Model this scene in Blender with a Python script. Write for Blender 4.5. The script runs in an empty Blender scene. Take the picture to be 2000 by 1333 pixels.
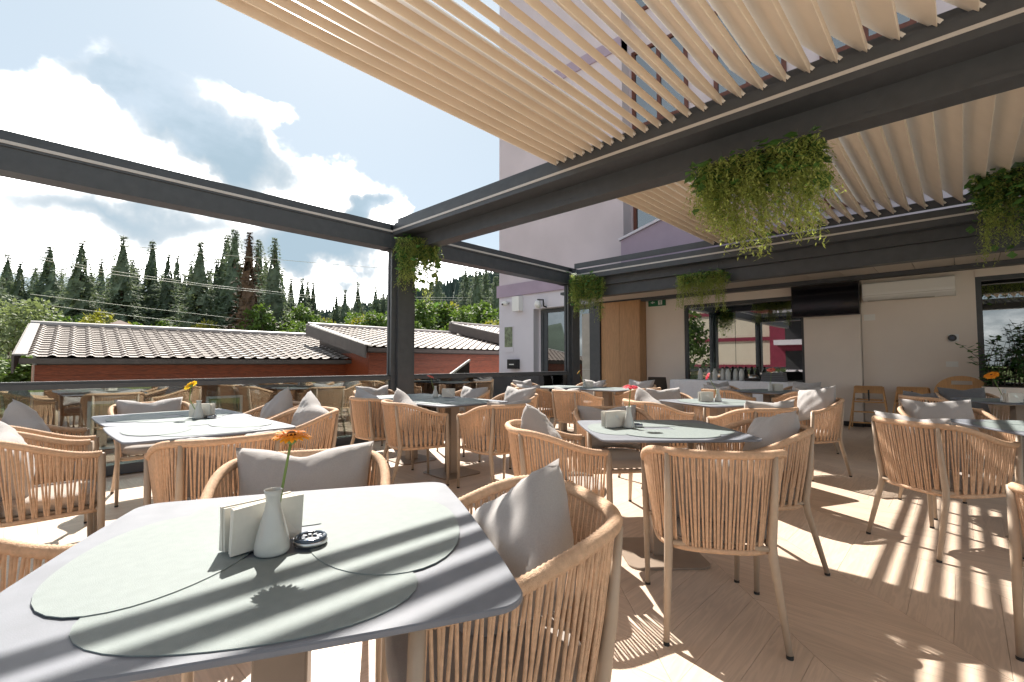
import bpy, math, random
from mathutils import Vector, Matrix
R = math.radians
rnd = random.Random(7)
scene = bpy.context.scene
col = scene.collection
PI = math.pi

# ------------------------------------------------------------------ camera
YAW, PITCH, CAMH, FPX = 43.6, 2.7, 1.15, 923.0
cam_d = bpy.data.cameras.new("camera")
cam_d.sensor_width = 36.0
cam_d.lens = 36.0 * FPX / 2000.0
cam_d.clip_start = 0.03
cam_d.clip_end = 3000
cam = bpy.data.objects.new("camera", cam_d)
cam.location = (0, 0, CAMH)
cam.rotation_euler = (R(90 + PITCH), 0, R(YAW))
col.objects.link(cam)
scene.camera = cam

# ------------------------------------------------------------------ light
SUN = Vector((-0.85, 0.42, 1.0)).normalized()          # towards the sun
SUN_EL = math.asin(SUN.z)
SUN_AZ = math.atan2(SUN.x, SUN.y)                       # clockwise from +Y
sl = bpy.data.lights.new("sun", 'SUN')
sl.energy = 2.0
sl.angle = R(0.42)
sl.color = (1.0, 0.93, 0.83)
so = bpy.data.objects.new("sun", sl)
so.rotation_euler = (-SUN).to_track_quat('-Z', 'Y').to_euler()
col.objects.link(so)

scene.view_settings.view_transform = 'Standard'
scene.view_settings.look = 'None'
scene.view_settings.gamma = 1.0
scene.view_settings.exposure = 2.5
scene.view_settings.use_curve_mapping = False
scene.cycles.max_bounces = 8
scene.cycles.diffuse_bounces = 4
scene.cycles.glossy_bounces = 4
scene.cycles.transparent_max_bounces = 16
scene.cycles.use_denoising = True
scene.cycles.caustics_reflective = False
scene.cycles.caustics_refractive = False
scene.cycles.sample_clamp_indirect = 6.0


def px_dir(x, y):
    """direction seen at photograph pixel (2000 x 1333)"""
    yw, p = R(YAW), R(PITCH)
    fw = Vector((-math.sin(yw) * math.cos(p), math.cos(yw) * math.cos(p), math.sin(p)))
    rt = Vector((math.cos(yw), math.sin(yw), 0))
    up = rt.cross(fw)
    return (fw + rt * ((x - 1000) / FPX) - up * ((y - 666.5) / FPX))


def at_depth(x, y, d):
    return Vector((0, 0, CAMH)) + px_dir(x, y) * d


def N(nt, typ, **kw):
    n = nt.nodes.new(typ)
    for k, v in kw.items():
        setattr(n, k, v)
    return n


def make_world():
    w = bpy.data.worlds.new("World")
    scene.world = w
    w.use_nodes = True
    nt = w.node_tree
    nt.nodes.clear()
    L = nt.links.new
    out = N(nt, 'ShaderNodeOutputWorld')
    bg = N(nt, 'ShaderNodeBackground')
    sky = N(nt, 'ShaderNodeTexSky', sky_type='NISHITA')
    sky.sun_disc = False
    sky.sun_elevation = SUN_EL
    sky.sun_rotation = SUN_AZ
    sky.altitude = 700
    sky.air_density = 1.0
    sky.dust_density = 1.2
    sky.ozone_density = 1.2
    bg.inputs['Strength'].default_value = 0.12
    tc = N(nt, 'ShaderNodeTexCoord')
    sep = N(nt, 'ShaderNodeSeparateXYZ')
    L(tc.outputs['Generated'], sep.inputs[0])
    # clouds: noise on the direction vector, billowy, more of them low in the sky
    mp = N(nt, 'ShaderNodeMapping')
    mp.inputs['Scale'].default_value = (1.0, 1.0, 2.2)
    mp.inputs['Location'].default_value = (0.31, 0.12, 0.4)
    L(tc.outputs['Generated'], mp.inputs[0])
    n1 = N(nt, 'ShaderNodeTexNoise')
    n1.inputs['Scale'].default_value = 3.1
    n1.inputs['Detail'].default_value = 9
    n1.inputs['Roughness'].default_value = 0.56
    n1.inputs['Distortion'].default_value = 0.25
    L(mp.outputs[0], n1.inputs['Vector'])
    n2 = N(nt, 'ShaderNodeTexNoise')
    n2.inputs['Scale'].default_value = 13.0
    n2.inputs['Detail'].default_value = 6
    n2.inputs['Roughness'].default_value = 0.6
    L(mp.outputs[0], n2.inputs['Vector'])

    def math_n(op, a, b=None, clamp=False):
        m = N(nt, 'ShaderNodeMath', operation=op)
        m.use_clamp = clamp
        for i, v in enumerate((a, b)):
            if v is None:
                continue
            if isinstance(v, (int, float)):
                m.inputs[i].default_value = v
            else:
                L(v, m.inputs[i])
        return m.outputs[0]

    n3 = N(nt, 'ShaderNodeTexNoise')
    n3.inputs['Scale'].default_value = 7.0
    n3.inputs['Detail'].default_value = 5
    n3.inputs['Roughness'].default_value = 0.55
    L(tc.outputs['Generated'], n3.inputs['Vector'])
    wob = N(nt, 'ShaderNodeVectorMath', operation='MULTIPLY_ADD')
    L(n3.outputs['Color'], wob.inputs[0])
    wob.inputs[1].default_value = (0.20, 0.20, 0.20)
    wob.inputs[2].default_value = (-0.10, -0.10, -0.10)
    wob2 = N(nt, 'ShaderNodeVectorMath', operation='ADD')
    L(tc.outputs['Generated'], wob2.inputs[0])
    L(wob.outputs[0], wob2.inputs[1])
    nrm = N(nt, 'ShaderNodeVectorMath', operation='NORMALIZE')
    L(wob2.outputs[0], nrm.inputs[0])

    def blob(px, py, wid, hgt, tilt=0.0):
        """soft elliptic patch of sky about the direction seen at a pixel"""
        d = px_dir(px, py).normalized()
        right = d.cross(Vector((0, 0, 1))).normalized()
        up = right.cross(d)
        a = right * math.cos(tilt) + up * math.sin(tilt)
        b = -right * math.sin(tilt) + up * math.cos(tilt)
        res = []
        for v, s in ((a, wid), (b, hgt)):
            dt = N(nt, 'ShaderNodeVectorMath', operation='DOT_PRODUCT')
            L(nrm.outputs[0], dt.inputs[0])
            dt.inputs[1].default_value = v
            q = math_n('DIVIDE', dt.outputs['Value'], s)
            res.append(math_n('MULTIPLY', q, q))
        fr = N(nt, 'ShaderNodeVectorMath', operation='DOT_PRODUCT')
        L(nrm.outputs[0], fr.inputs[0])
        fr.inputs[1].default_value = d
        r = math_n('SQRT', math_n('ADD', res[0], res[1]))
        v = math_n('SUBTRACT', 1.0, r, clamp=True)
        return math_n('MULTIPLY', v, math_n('GREATER_THAN', fr.outputs['Value'], 0.0))

    big = [blob(390, 240, 0.27, 0.125, -0.35), blob(215, 205, 0.17, 0.075, -0.1),
           blob(575, 345, 0.22, 0.10, -0.25), blob(60, 260, 0.20, 0.13, 0.0),
           blob(470, 165, 0.12, 0.05, 0.0),
           blob(300, 320, 0.24, 0.08, 0.0), blob(760, 430, 0.10, 0.035, 0), blob(130, 420, 0.42, 0.10, 0.0),
           blob(640, 520, 0.35, 0.10, 0.0), blob(900, 540, 0.30, 0.07, 0.0)]
    mx = big[0]
    for b in big[1:]:
        mx = math_n('MAXIMUM', mx, b)
    # general low cloud band all around the horizon
    band = N(nt, 'ShaderNodeMapRange')
    band.inputs['From Min'].default_value = 0.0
    band.inputs['From Max'].default_value = 0.36
    band.inputs['To Min'].default_value = 0.27
    band.inputs['To Max'].default_value = 0.02
    L(sep.outputs['Z'], band.inputs['Value'])
    dens = math_n('ADD', math_n('MULTIPLY', math_n('MINIMUM', mx, 0.5), 1.35), band.outputs[0])
    dens = math_n('ADD', dens, math_n('MULTIPLY', math_n('SUBTRACT', n1.outputs['Fac'], 0.5), 1.1))
    dens = math_n('SUBTRACT', dens, math_n('MULTIPLY', blob(640, -140, 0.80, 0.42, 0.15), 0.9))
    dens = math_n('ADD', dens, math_n('MULTIPLY', math_n('SUBTRACT', n2.outputs['Fac'], 0.5), 0.34))
    mask = N(nt, 'ShaderNodeMapRange', interpolation_type='SMOOTHSTEP')
    mask.inputs['From Min'].default_value = 0.12
    mask.inputs['From Max'].default_value = 0.62
    L(dens, mask.inputs['Value'])
    # thick cloud hearts are greyer blue (backlit)
    heart = [blob(410, 255, 0.19, 0.085, -0.40), math_n('MULTIPLY', blob(230, 425, 0.34, 0.06, 0), 0.5), math_n('MULTIPLY', blob(620, 490, 0.18, 0.06, 0), 0.8),
             blob(690, 400, 0.05, 0.04, 0), blob(240, 195, 0.10, 0.03, -0.3)]
    hm = heart[0]
    for b in heart[1:]:
        hm = math_n('MAXIMUM', hm, b)
    hv = math_n('ADD', math_n('MULTIPLY', hm, 1.3), math_n('MULTIPLY', math_n('SUBTRACT', n1.outputs['Fac'], 0.5), 0.55))
    hs = N(nt, 'ShaderNodeMapRange', interpolation_type='SMOOTHSTEP')
    hs.inputs['From Min'].default_value = 0.02
    hs.inputs['From Max'].default_value = 0.75
    L(hv, hs.inputs['Value'])
    ccol = N(nt, 'ShaderNodeMix', data_type='RGBA')
    L(hs.outputs[0], ccol.inputs['Factor'])
    ccol.inputs['A'].default_value = (1.48, 1.48, 1.48, 1)
    ccol.inputs['B'].default_value = (0.69, 0.90, 1.06, 1)
    # thin high veil that pales the blue
    veil = N(nt, 'ShaderNodeMix', data_type='RGBA')
    veil.inputs['Factor'].default_value = 0.95
    L(sky.outputs[0], veil.inputs['A'])
    veil.inputs['B'].default_value = (0.87, 1.01, 1.09, 1)
    mixc = N(nt, 'ShaderNodeMix', data_type='RGBA')
    L(mask.outputs[0], mixc.inputs['Factor'])
    L(veil.outputs['Result'], mixc.inputs['A'])
    L(ccol.outputs['Result'], mixc.inputs['B'])
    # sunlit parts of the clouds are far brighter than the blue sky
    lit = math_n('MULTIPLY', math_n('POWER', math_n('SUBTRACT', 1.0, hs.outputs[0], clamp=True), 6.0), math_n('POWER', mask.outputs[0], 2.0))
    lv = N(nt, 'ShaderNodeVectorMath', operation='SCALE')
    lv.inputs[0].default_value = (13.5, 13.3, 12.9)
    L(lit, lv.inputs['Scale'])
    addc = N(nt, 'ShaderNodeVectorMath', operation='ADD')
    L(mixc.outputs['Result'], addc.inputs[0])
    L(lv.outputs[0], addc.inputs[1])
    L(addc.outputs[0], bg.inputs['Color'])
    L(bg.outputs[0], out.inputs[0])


make_world()

# ------------------------------------------------------------------ materials
M = {}


def mat(name, color, rough=0.6, metal=0.0, noise=0.0, nscale=20.0, bump=0.0, bscale=200.0, spec=0.5, stretch=None,
        sheen=0.0, island=0.0, trans=0.0):
    m = bpy.data.materials.new(name)
    m.use_nodes = True
    nt = m.node_tree
    L = nt.links.new
    bs = nt.nodes['Principled BSDF']
    bs.inputs['Base Color'].default_value = (*color, 1)
    bs.inputs['Roughness'].default_value = rough
    bs.inputs['Metallic'].default_value = metal
    bs.inputs['Specular IOR Level'].default_value = spec
    if sheen:
        bs.inputs['Sheen Weight'].default_value = sheen
    tc = N(nt, 'ShaderNodeTexCoord')
    vec = tc.outputs['Object']
    if stretch:
        mp = N(nt, 'ShaderNodeMapping')
        mp.inputs['Scale'].default_value = stretch
        L(vec, mp.inputs[0])
        vec = mp.outputs[0]
    if noise or island:
        ns = N(nt, 'ShaderNodeTexNoise')
        ns.inputs['Scale'].default_value = nscale
        ns.inputs['Detail'].default_value = 6
        L(vec, ns.inputs['Vector'])
        mr = N(nt, 'ShaderNodeMapRange')
        mr.inputs['From Min'].default_value = 0.3
        mr.inputs['From Max'].default_value = 0.7
        mr.inputs['To Min'].default_value = 1 - noise
        mr.inputs['To Max'].default_value = 1 + noise
        L(ns.outputs['Fac'], mr.inputs['Value'])
        val = mr.outputs[0]
        if island:
            ge = N(nt, 'ShaderNodeNewGeometry')
            oi = N(nt, 'ShaderNodeObjectInfo')
            ad = N(nt, 'ShaderNodeMath', operation='ADD')
            L(ge.outputs['Random Per Island'], ad.inputs[0])
            L(oi.outputs['Random'], ad.inputs[1])
            frc = N(nt, 'ShaderNodeMath', operation='FRACT')
            L(ad.outputs[0], frc.inputs[0])
            m2 = N(nt, 'ShaderNodeMapRange')
            m2.inputs['To Min'].default_value = 1 - island
            m2.inputs['To Max'].default_value = 1 + island
            L(frc.outputs[0], m2.inputs['Value'])
            mu = N(nt, 'ShaderNodeMath', operation='MULTIPLY')
            L(val, mu.inputs[0])
            L(m2.outputs[0], mu.inputs[1])
            val = mu.outputs[0]
        vm = N(nt, 'ShaderNodeVectorMath', operation='SCALE')
        vm.inputs[0].default_value = color
        L(val, vm.inputs['Scale'])
        L(vm.outputs[0], bs.inputs['Base Color'])
    if bump:
        nb = N(nt, 'ShaderNodeTexNoise')
        nb.inputs['Scale'].default_value = bscale
        nb.inputs['Detail'].default_value = 3
        L(vec, nb.inputs['Vector'])
        bp = N(nt, 'ShaderNodeBump')
        bp.inputs['Strength'].default_value = bump
        bp.inputs['Distance'].default_value = 0.01
        L(nb.outputs['Fac'], bp.inputs['Height'])
        L(bp.outputs[0], bs.inputs['Normal'])
    if trans:
        tr = N(nt, 'ShaderNodeBsdfTranslucent')
        tr.inputs['Color'].default_value = (min(1, color[0] * 1.5), min(1, color[1] * 1.5), color[2], 1)
        mx = N(nt, 'ShaderNodeMixShader')
        mx.inputs[0].default_value = trans
        L(bs.outputs[0], mx.inputs[1])
        L(tr.outputs[0], mx.inputs[2])
        L(mx.outputs[0], nt.nodes['Material Output'].inputs['Surface'])
    M[name] = m
    return m


def wood_mat(name, color, axis, rough=0.45, var=0.09, island=0.06):
    """plank or board with grain running along axis (0 x, 1 y, 2 z)"""
    m = bpy.data.materials.new(name)
    m.use_nodes = True
    nt = m.node_tree
    L = nt.links.new
    bs = nt.nodes['Principled BSDF']
    bs.inputs['Roughness'].default_value = rough
    tc = N(nt, 'ShaderNodeTexCoord')
    oi = N(nt, 'ShaderNodeObjectInfo')
    ge = N(nt, 'ShaderNodeNewGeometry')
    off = N(nt, 'ShaderNodeMath', operation='MULTIPLY')
    L(ge.outputs['Random Per Island'], off.inputs[0])
    off.inputs[1].default_value = 37.0
    o2 = N(nt, 'ShaderNodeMath', operation='MULTIPLY_ADD')
    L(oi.outputs['Random'], o2.inputs[0])
    o2.inputs[1].default_value = 53.0
    L(off.outputs[0], o2.inputs[2])
    va = N(nt, 'ShaderNodeVectorMath', operation='ADD')
    L(tc.outputs['Object'], va.inputs[0])
    L(o2.outputs[0], va.inputs[1])
    mp = N(nt, 'ShaderNodeMapping')
    sc = [14.0, 14.0, 14.0]
    sc[axis] = 1.1
    mp.inputs['Scale'].default_value = sc
    L(va.outputs[0], mp.inputs[0])
    n1 = N(nt, 'ShaderNodeTexNoise')
    n1.inputs['Scale'].default_value = 1.0
    n1.inputs['Detail'].default_value = 5
    n1.inputs['Distortion'].default_value = 1.2
    L(mp.outputs[0], n1.inputs['Vector'])
    wv = N(nt, 'ShaderNodeMath', operation='MULTIPLY')
    L(n1.outputs['Fac'], wv.inputs[0])
    wv.inputs[1].default_value = 42.0
    sn = N(nt, 'ShaderNodeMath', operation='SINE')
    L(wv.outputs[0], sn.inputs[0])
    n2 = N(nt, 'ShaderNodeTexNoise')
    n2.inputs['Scale'].default_value = 6.0
    n2.inputs['Detail'].default_value = 4
    L(mp.outputs[0], n2.inputs['Vector'])
    g = N(nt, 'ShaderNodeMath', operation='MULTIPLY_ADD')
    L(sn.outputs[0], g.inputs[0])
    g.inputs[1].default_value = 0.28
    L(n2.outputs['Fac'], g.inputs[2])
    mr = N(nt, 'ShaderNodeMapRange')
    mr.inputs['From Min'].default_value = 0.1
    mr.inputs['From Max'].default_value = 0.9
    mr.inputs['To Min'].default_value = 1 - var
    mr.inputs['To Max'].default_value = 1 + var
    L(g.outputs[0], mr.inputs['Value'])
    fr = N(nt, 'ShaderNodeMath', operation='FRACT')
    L(o2.outputs[0], fr.inputs[0])
    m2 = N(nt, 'ShaderNodeMapRange')
    m2.inputs['To Min'].default_value = 1 - island
    m2.inputs['To Max'].default_value = 1 + island
    L(fr.outputs[0], m2.inputs['Value'])
    mu = N(nt, 'ShaderNodeMath', operation='MULTIPLY')
    L(mr.outputs[0], mu.inputs[0])
    L(m2.outputs[0], mu.inputs[1])
    vm = N(nt, 'ShaderNodeVectorMath', operation='SCALE')
    vm.inputs[0].default_value = color
    L(mu.outputs[0], vm.inputs['Scale'])
    L(vm.outputs[0], bs.inputs['Base Color'])
    bp = N(nt, 'ShaderNodeBump')
    bp.inputs['Strength'].default_value = 0.12
    bp.inputs['Distance'].default_value = 0.004
    L(g.outputs[0], bp.inputs['Height'])
    L(bp.outputs[0], bs.inputs['Normal'])
    M[name] = m
    return m


def glass_mat(name, ior=1.6, tint=(0.93, 0.96, 0.95), rough=0.0, floor=0.0):
    m = bpy.data.materials.new(name)
    m.use_nodes = True
    nt = m.node_tree
    L = nt.links.new
    nt.nodes.remove(nt.nodes['Principled BSDF'])
    fr = N(nt, 'ShaderNodeFresnel')
    fr.inputs['IOR'].default_value = ior
    tr = N(nt, 'ShaderNodeBsdfTransparent')
    tr.inputs['Color'].default_value = (*tint, 1)
    gl = N(nt, 'ShaderNodeBsdfGlossy')
    gl.inputs['Roughness'].default_value = rough
    ad = N(nt, 'ShaderNodeMath', operation='ADD')
    ad.use_clamp = True
    L(fr.outputs[0], ad.inputs[0])
    ad.inputs[1].default_value = floor
    mx = N(nt, 'ShaderNodeMixShader')
    L(ad.outputs[0], mx.inputs[0])
    L(tr.outputs[0], mx.inputs[1])
    L(gl.outputs[0], mx.inputs[2])
    L(mx.outputs[0], nt.nodes['Material Output'].inputs['Surface'])
    M[name] = m
    return m


mat('rope', (0.61, 0.405, 0.265), 0.75, island=0.07, noise=0.14, nscale=60, bump=0.5, bscale=350)
mat('chair_metal', (0.42, 0.33, 0.25), 0.45, noise=0.05, nscale=30)
mat('rubber', (0.03, 0.03, 0.03), 0.8)
mat('cushion', (0.36, 0.325, 0.30), 0.95, noise=0.07, nscale=300, bump=0.25, bscale=700, sheen=0.2)
mat('pillow_fabric', (0.375, 0.36, 0.36), 0.95, noise=0.06, nscale=260, bump=0.3, bscale=700, sheen=0.25)
mat('dark_fabric', (0.13, 0.13, 0.14), 0.95, noise=0.07, nscale=260, bump=0.3, bscale=700, sheen=0.2)
mat('table_laminate', (0.175, 0.19, 0.225), 0.55, spec=0.25, noise=0.09, nscale=14, bump=0.06, bscale=400)
mat('table_metal', (0.27, 0.21, 0.165), 0.38, noise=0.06, nscale=12)
mat('mat_leather', (0.21, 0.248, 0.25), 0.62, spec=0.2, noise=0.05, nscale=40, bump=0.15, bscale=500)
mat('anthracite', (0.058, 0.064, 0.073), 0.42, noise=0.12, nscale=9, bump=0.05, bscale=500)
mat('led_strip', (0.52, 0.50, 0.48), 0.4)
mat('louvre', (0.83, 0.74, 0.63), 0.48, noise=0.03, nscale=5)
mat('steel', (0.6, 0.6, 0.6), 0.28, metal=1.0)
mat('white_plastic', (0.78, 0.77, 0.75), 0.4)
mat('black_plastic', (0.012, 0.012, 0.013), 0.35)
mat('screen', (0.006, 0.006, 0.008), 0.08)
mat('ceramic', (0.50, 0.51, 0.49), 0.18, noise=0.03, nscale=30)
mat('paper', (0.62, 0.60, 0.55), 0.9, noise=0.03, nscale=80)
mat('linen', (0.82, 0.83, 0.88), 0.85, noise=0.04, nscale=30)
mat('smoke_glass', (0.05, 0.07, 0.10), 0.12)
mat('petal_orange', (0.80, 0.30, 0.015), 0.6, noise=0.2, nscale=60, trans=0.3)
mat('petal_yellow', (0.85, 0.50, 0.02), 0.6, noise=0.15, nscale=60, trans=0.3)
mat('petal_red', (0.62, 0.012, 0.05), 0.6, noise=0.2, nscale=60, trans=0.25)
mat('petal_pink', (0.80, 0.18, 0.16), 0.6, noise=0.15, nscale=60, trans=0.3)
mat('flower_eye', (0.16, 0.05, 0.01), 0.9)
mat('stem', (0.16, 0.24, 0.06), 0.6)
mat('leaf_dark', (0.08, 0.18, 0.05), 0.42, noise=0.3, nscale=9, island=0.55, trans=0.3)
mat('leaf_trail', (0.32, 0.38, 0.12), 0.6, noise=0.25, nscale=9, island=0.45, trans=0.4)
mat('leaf_spruce', (0.135, 0.175, 0.12), 0.75, noise=0.35, nscale=0.9, island=0.5, trans=0.22)
mat('leaf_brown', (0.11, 0.065, 0.04), 0.8, noise=0.3, nscale=0.9, island=0.4)
mat('leaf_green', (0.095, 0.155, 0.032), 0.6, noise=0.3, nscale=0.7, island=0.45, trans=0.3)
mat('leaf_pale', (0.16, 0.20, 0.10), 0.6, noise=0.3, nscale=0.7, island=0.4, trans=0.3)
mat('leaf_yellow', (0.23, 0.23, 0.035), 0.6, noise=0.3, nscale=0.7, island=0.4, trans=0.3)
mat('bark', (0.10, 0.075, 0.055), 0.9, noise=0.3, nscale=6)
mat('render_mauve', (0.57, 0.50, 0.535), 0.9, noise=0.09, nscale=0.7, bump=0.15, bscale=60)
mat('render_violet', (0.38, 0.30, 0.38), 0.9, noise=0.07, nscale=2, bump=0.15, bscale=60)
mat('render_white', (0.66, 0.63, 0.69), 0.9, noise=0.03, nscale=2, bump=0.1, bscale=60)
mat('wall_cream', (0.77, 0.68, 0.61), 0.85, noise=0.025, nscale=2.0, bump=0.08, bscale=90)
mat('soffit_panel', (0.62, 0.55, 0.47), 0.7, noise=0.03, nscale=3)
mat('window_wood', (0.12, 0.035, 0.02), 0.5, noise=0.2, nscale=8)
mat('curtain', (0.45, 0.42, 0.38), 0.9, noise=0.1, nscale=6)
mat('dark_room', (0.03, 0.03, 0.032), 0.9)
mat('roof_sheet', (0.21, 0.175, 0.155), 0.62, noise=0.14, nscale=3.5, bump=0.1, bscale=40)
mat('roof_flashing', (0.34, 0.32, 0.31), 0.5, noise=0.1, nscale=4)
mat('barge_board', (0.085, 0.07, 0.062), 0.6, noise=0.15, nscale=5)
wood_mat('red_boards', (0.235, 0.052, 0.016), 1, rough=0.5, var=0.35, island=0.18)
mat('shingle_brown', (0.13, 0.075, 0.06), 0.8, noise=0.2, nscale=8)
mat('grass', (0.12, 0.16, 0.045), 0.9, noise=0.35, nscale=0.8)
mat('concrete', (0.38, 0.36, 0.34), 0.85, noise=0.12, nscale=3, bump=0.1, bscale=60)
mat('hill_forest', (0.05, 0.075, 0.055), 0.95, noise=0.3, nscale=0.02)
mat('far_spruce', (0.040, 0.064, 0.050), 0.9, noise=0.3, nscale=0.05, island=0.35)
mat('wire', (0.6, 0.58, 0.54), 0.5)
mat('maroon', (0.20, 0.018, 0.045), 0.6, noise=0.15, nscale=2)
mat('stripe_cream', (0.62, 0.56, 0.46), 0.9, noise=0.04, nscale=1)
mat('poster_print', (0.16, 0.19, 0.11), 0.35, noise=0.6, nscale=9)
mat('sign_green', (0.01, 0.12, 0.05), 0.4)
mat('plaza', (0.48, 0.44, 0.39), 0.85, noise=0.08, nscale=1.5)
mat('grout', (0.33, 0.25, 0.19), 0.9)
mat('dark_wicker', (0.035, 0.028, 0.024), 0.5)
mat('soil', (0.04, 0.03, 0.02), 0.9)
wood_mat('floor_y', (0.61, 0.485, 0.39), 1, rough=0.42)
wood_mat('floor_x', (0.61, 0.485, 0.39), 0, rough=0.42)
wood_mat('door_wood', (0.42, 0.235, 0.115), 2, rough=0.45, var=0.14, island=0.05)
wood_mat('beech', (0.50, 0.27, 0.11), 2, rough=0.45, var=0.12, island=0.08)
glass_mat('glass_rail', 1.75, (0.80, 0.86, 0.84), 0.0, 0.10)
glass_mat('glass_window', 1.6, (0.30, 0.33, 0.34), 0.0, 0.30)
glass_mat('glass_ash', 1.45, (0.35, 0.45, 0.6), 0.02, 0.05)


# ------------------------------------------------------------------ geometry helpers
class MB:
    def __init__(s):
        s.v, s.f = [], []

    def add(s, vs, fs):
        o = len(s.v)
        s.v += [tuple(p) for p in vs]
        s.f += [tuple(i + o for i in q) for q in fs]
        return s

    def box(s, x0, x1, y0, y1, z0, z1, m=None):
        vs = [Vector((x, y, z)) for z in (z0, z1) for y in (y0, y1) for x in (x0, x1)]
        if m is not None:
            vs = [m @ p for p in vs]
        return s.add(vs, [(0, 2, 3, 1), (4, 5, 7, 6), (0, 1, 5, 4), (2, 6, 7, 3), (0, 4, 6, 2), (1, 3, 7, 5)])

    def prism(s, poly, z0, z1, m=None, bevel=0.0):
        n = len(poly)
        rings = [(z0, 0), (z1, 0)]
        if bevel:
            rings = [(z0, bevel), (z0 + bevel, 0), (z1 - bevel, 0), (z1, bevel)]
        cx = sum(p[0] for p in poly) / n
        cy = sum(p[1] for p in poly) / n
        vs = []
        for z, b in rings:
            for p in poly:
                d = math.hypot(p[0] - cx, p[1] - cy) or 1
                k = 1 - b / d
                vs.append(Vector((cx + (p[0] - cx) * k, cy + (p[1] - cy) * k, z)))
        if m is not None:
            vs = [m @ p for p in vs]
        fs = [tuple(range(n))[::-1], tuple(range((len(rings) - 1) * n, len(rings) * n))]
        for r in range(len(rings) - 1):
            for i in range(n):
                j = (i + 1) % n
                fs.append((r * n + i, r * n + j, (r + 1) * n + j, (r + 1) * n + i))
        return s.add(vs, fs)

    def tube(s, path, rad, n=8, caps=True):
        path = [Vector(p) for p in path]
        k = len(path)
        if not hasattr(rad, '__len__'):
            rad = [rad] * k
        vs = []
        prev = None
        for i, p in enumerate(path):
            t = (path[min(i + 1, k - 1)] - path[max(i - 1, 0)])
            t = t.normalized() if t.length > 1e-9 else Vector((0, 0, 1))
            if prev is None:
                a = t.orthogonal().normalized()
            else:
                a = prev - t * prev.dot(t)
                a = a.normalized() if a.length > 1e-6 else t.orthogonal().normalized()
            prev = a
            b = t.cross(a)
            for j in range(n):
                q = 2 * PI * j / n
                vs.append(p + (a * math.cos(q) + b * math.sin(q)) * rad[i])
        fs = []
        for i in range(k - 1):
            for j in range(n):
                j2 = (j + 1) % n
                fs.append((i * n + j, i * n + j2, (i + 1) * n + j2, (i + 1) * n + j))
        if caps:
            fs.append(tuple(range(n))[::-1])
            fs.append(tuple(range((k - 1) * n, k * n)))
        return s.add(vs, fs)

    def lathe(s, prof, n=20, c=(0, 0, 0)):
        vs, fs = [], []
        for r, z in prof:
            for j in range(n):
                q = 2 * PI * j / n
                vs.append((c[0] + r * math.cos(q), c[1] + r * math.sin(q), c[2] + z))
        for i in range(len(prof) - 1):
            for j in range(n):
                j2 = (j + 1) % n
                fs.append((i * n + j, i * n + j2, (i + 1) * n + j2, (i + 1) * n + j))
        fs.append(tuple(range(n))[::-1])
        fs.append(tuple(range((len(prof) - 1) * n, len(prof) * n)))
        return s.add(vs, fs)

    def quad(s, a, b, c, d):
        return s.add([a, b, c, d], [(0, 1, 2, 3)])

    def mesh(s, name, material=None, smooth=False):
        me = bpy.data.meshes.new(name)
        me.from_pydata(s.v, [], s.f)
        if smooth:
            me.polygons.foreach_set('use_smooth', [True] * len(me.polygons))
        if material:
            me.materials.append(M[material])
        me.update()
        return me

    def build(s, name, material, parent=None, smooth=False):
        return link(name, s.mesh(name, material, smooth), parent)


def link(name, data, parent=None, loc=None, rotz=None):
    o = bpy.data.objects.new(name, data)
    col.objects.link(o)
    if parent is not None:
        o.parent = parent
    if loc is not None:
        o.location = loc
    if rotz is not None:
        o.rotation_euler = (0, 0, rotz)
    return o


def tag(o, label, cat, group=None):
    o['label'] = label
    o['category'] = cat
    if group:
        o['group'] = group
    return o


def thing(name, label, cat, loc=(0, 0, 0), rotz=0.0, group=None):
    return tag(link(name, None, None, loc, rotz), label, cat, group)


def struct(o):
    o['kind'] = 'structure'
    return o


def stuff(o):
    o['kind'] = 'stuff'
    return o


def bowed(h, r, bow, seg=7):
    pts = []
    for x_, y_ in rrect(h, h, r, seg):
        pts.append((x_ + (bow if x_ > 0 else -bow) * max(0, 1 - (y_ / h) ** 2), y_ + (bow if y_ > 0 else -bow) * max(0, 1 - (x_ / h) ** 2)))
    out = []
    n = len(pts)
    for i in range(n):
        a, b_ = pts[i], pts[(i + 1) % n]
        out.append(a)
        if math.hypot(a[0] - b_[0], a[1] - b_[1]) > h:
            for k in range(1, 8):
                t = k / 8
                x_, y_ = a[0] + (b_[0] - a[0]) * t, a[1] + (b_[1] - a[1]) * t
                q = bow * 4 * t * (1 - t)
                if abs(x_) > abs(y_) and abs(a[0] - b_[0]) < abs(a[1] - b_[1]):
                    x_ += q if x_ > 0 else -q
                else:
                    y_ += q if y_ > 0 else -q
                out.append((x_, y_))
    return out


def rrect(hx, hy, r, seg=5):
    pts = []
    for cx, cy, a0 in ((hx - r, hy - r, 0), (-hx + r, hy - r, 90), (-hx + r, -hy + r, 180), (hx - r, -hy + r, 270)):
        for i in range(seg + 1):
            a = R(a0 + 90 * i / seg)
            pts.append((cx + r * math.cos(a), cy + r * math.sin(a)))
    return pts


def bez_smooth(t):
    t = max(0.0, min(1.0, t))
    return t * t * (3 - 2 * t)


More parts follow.
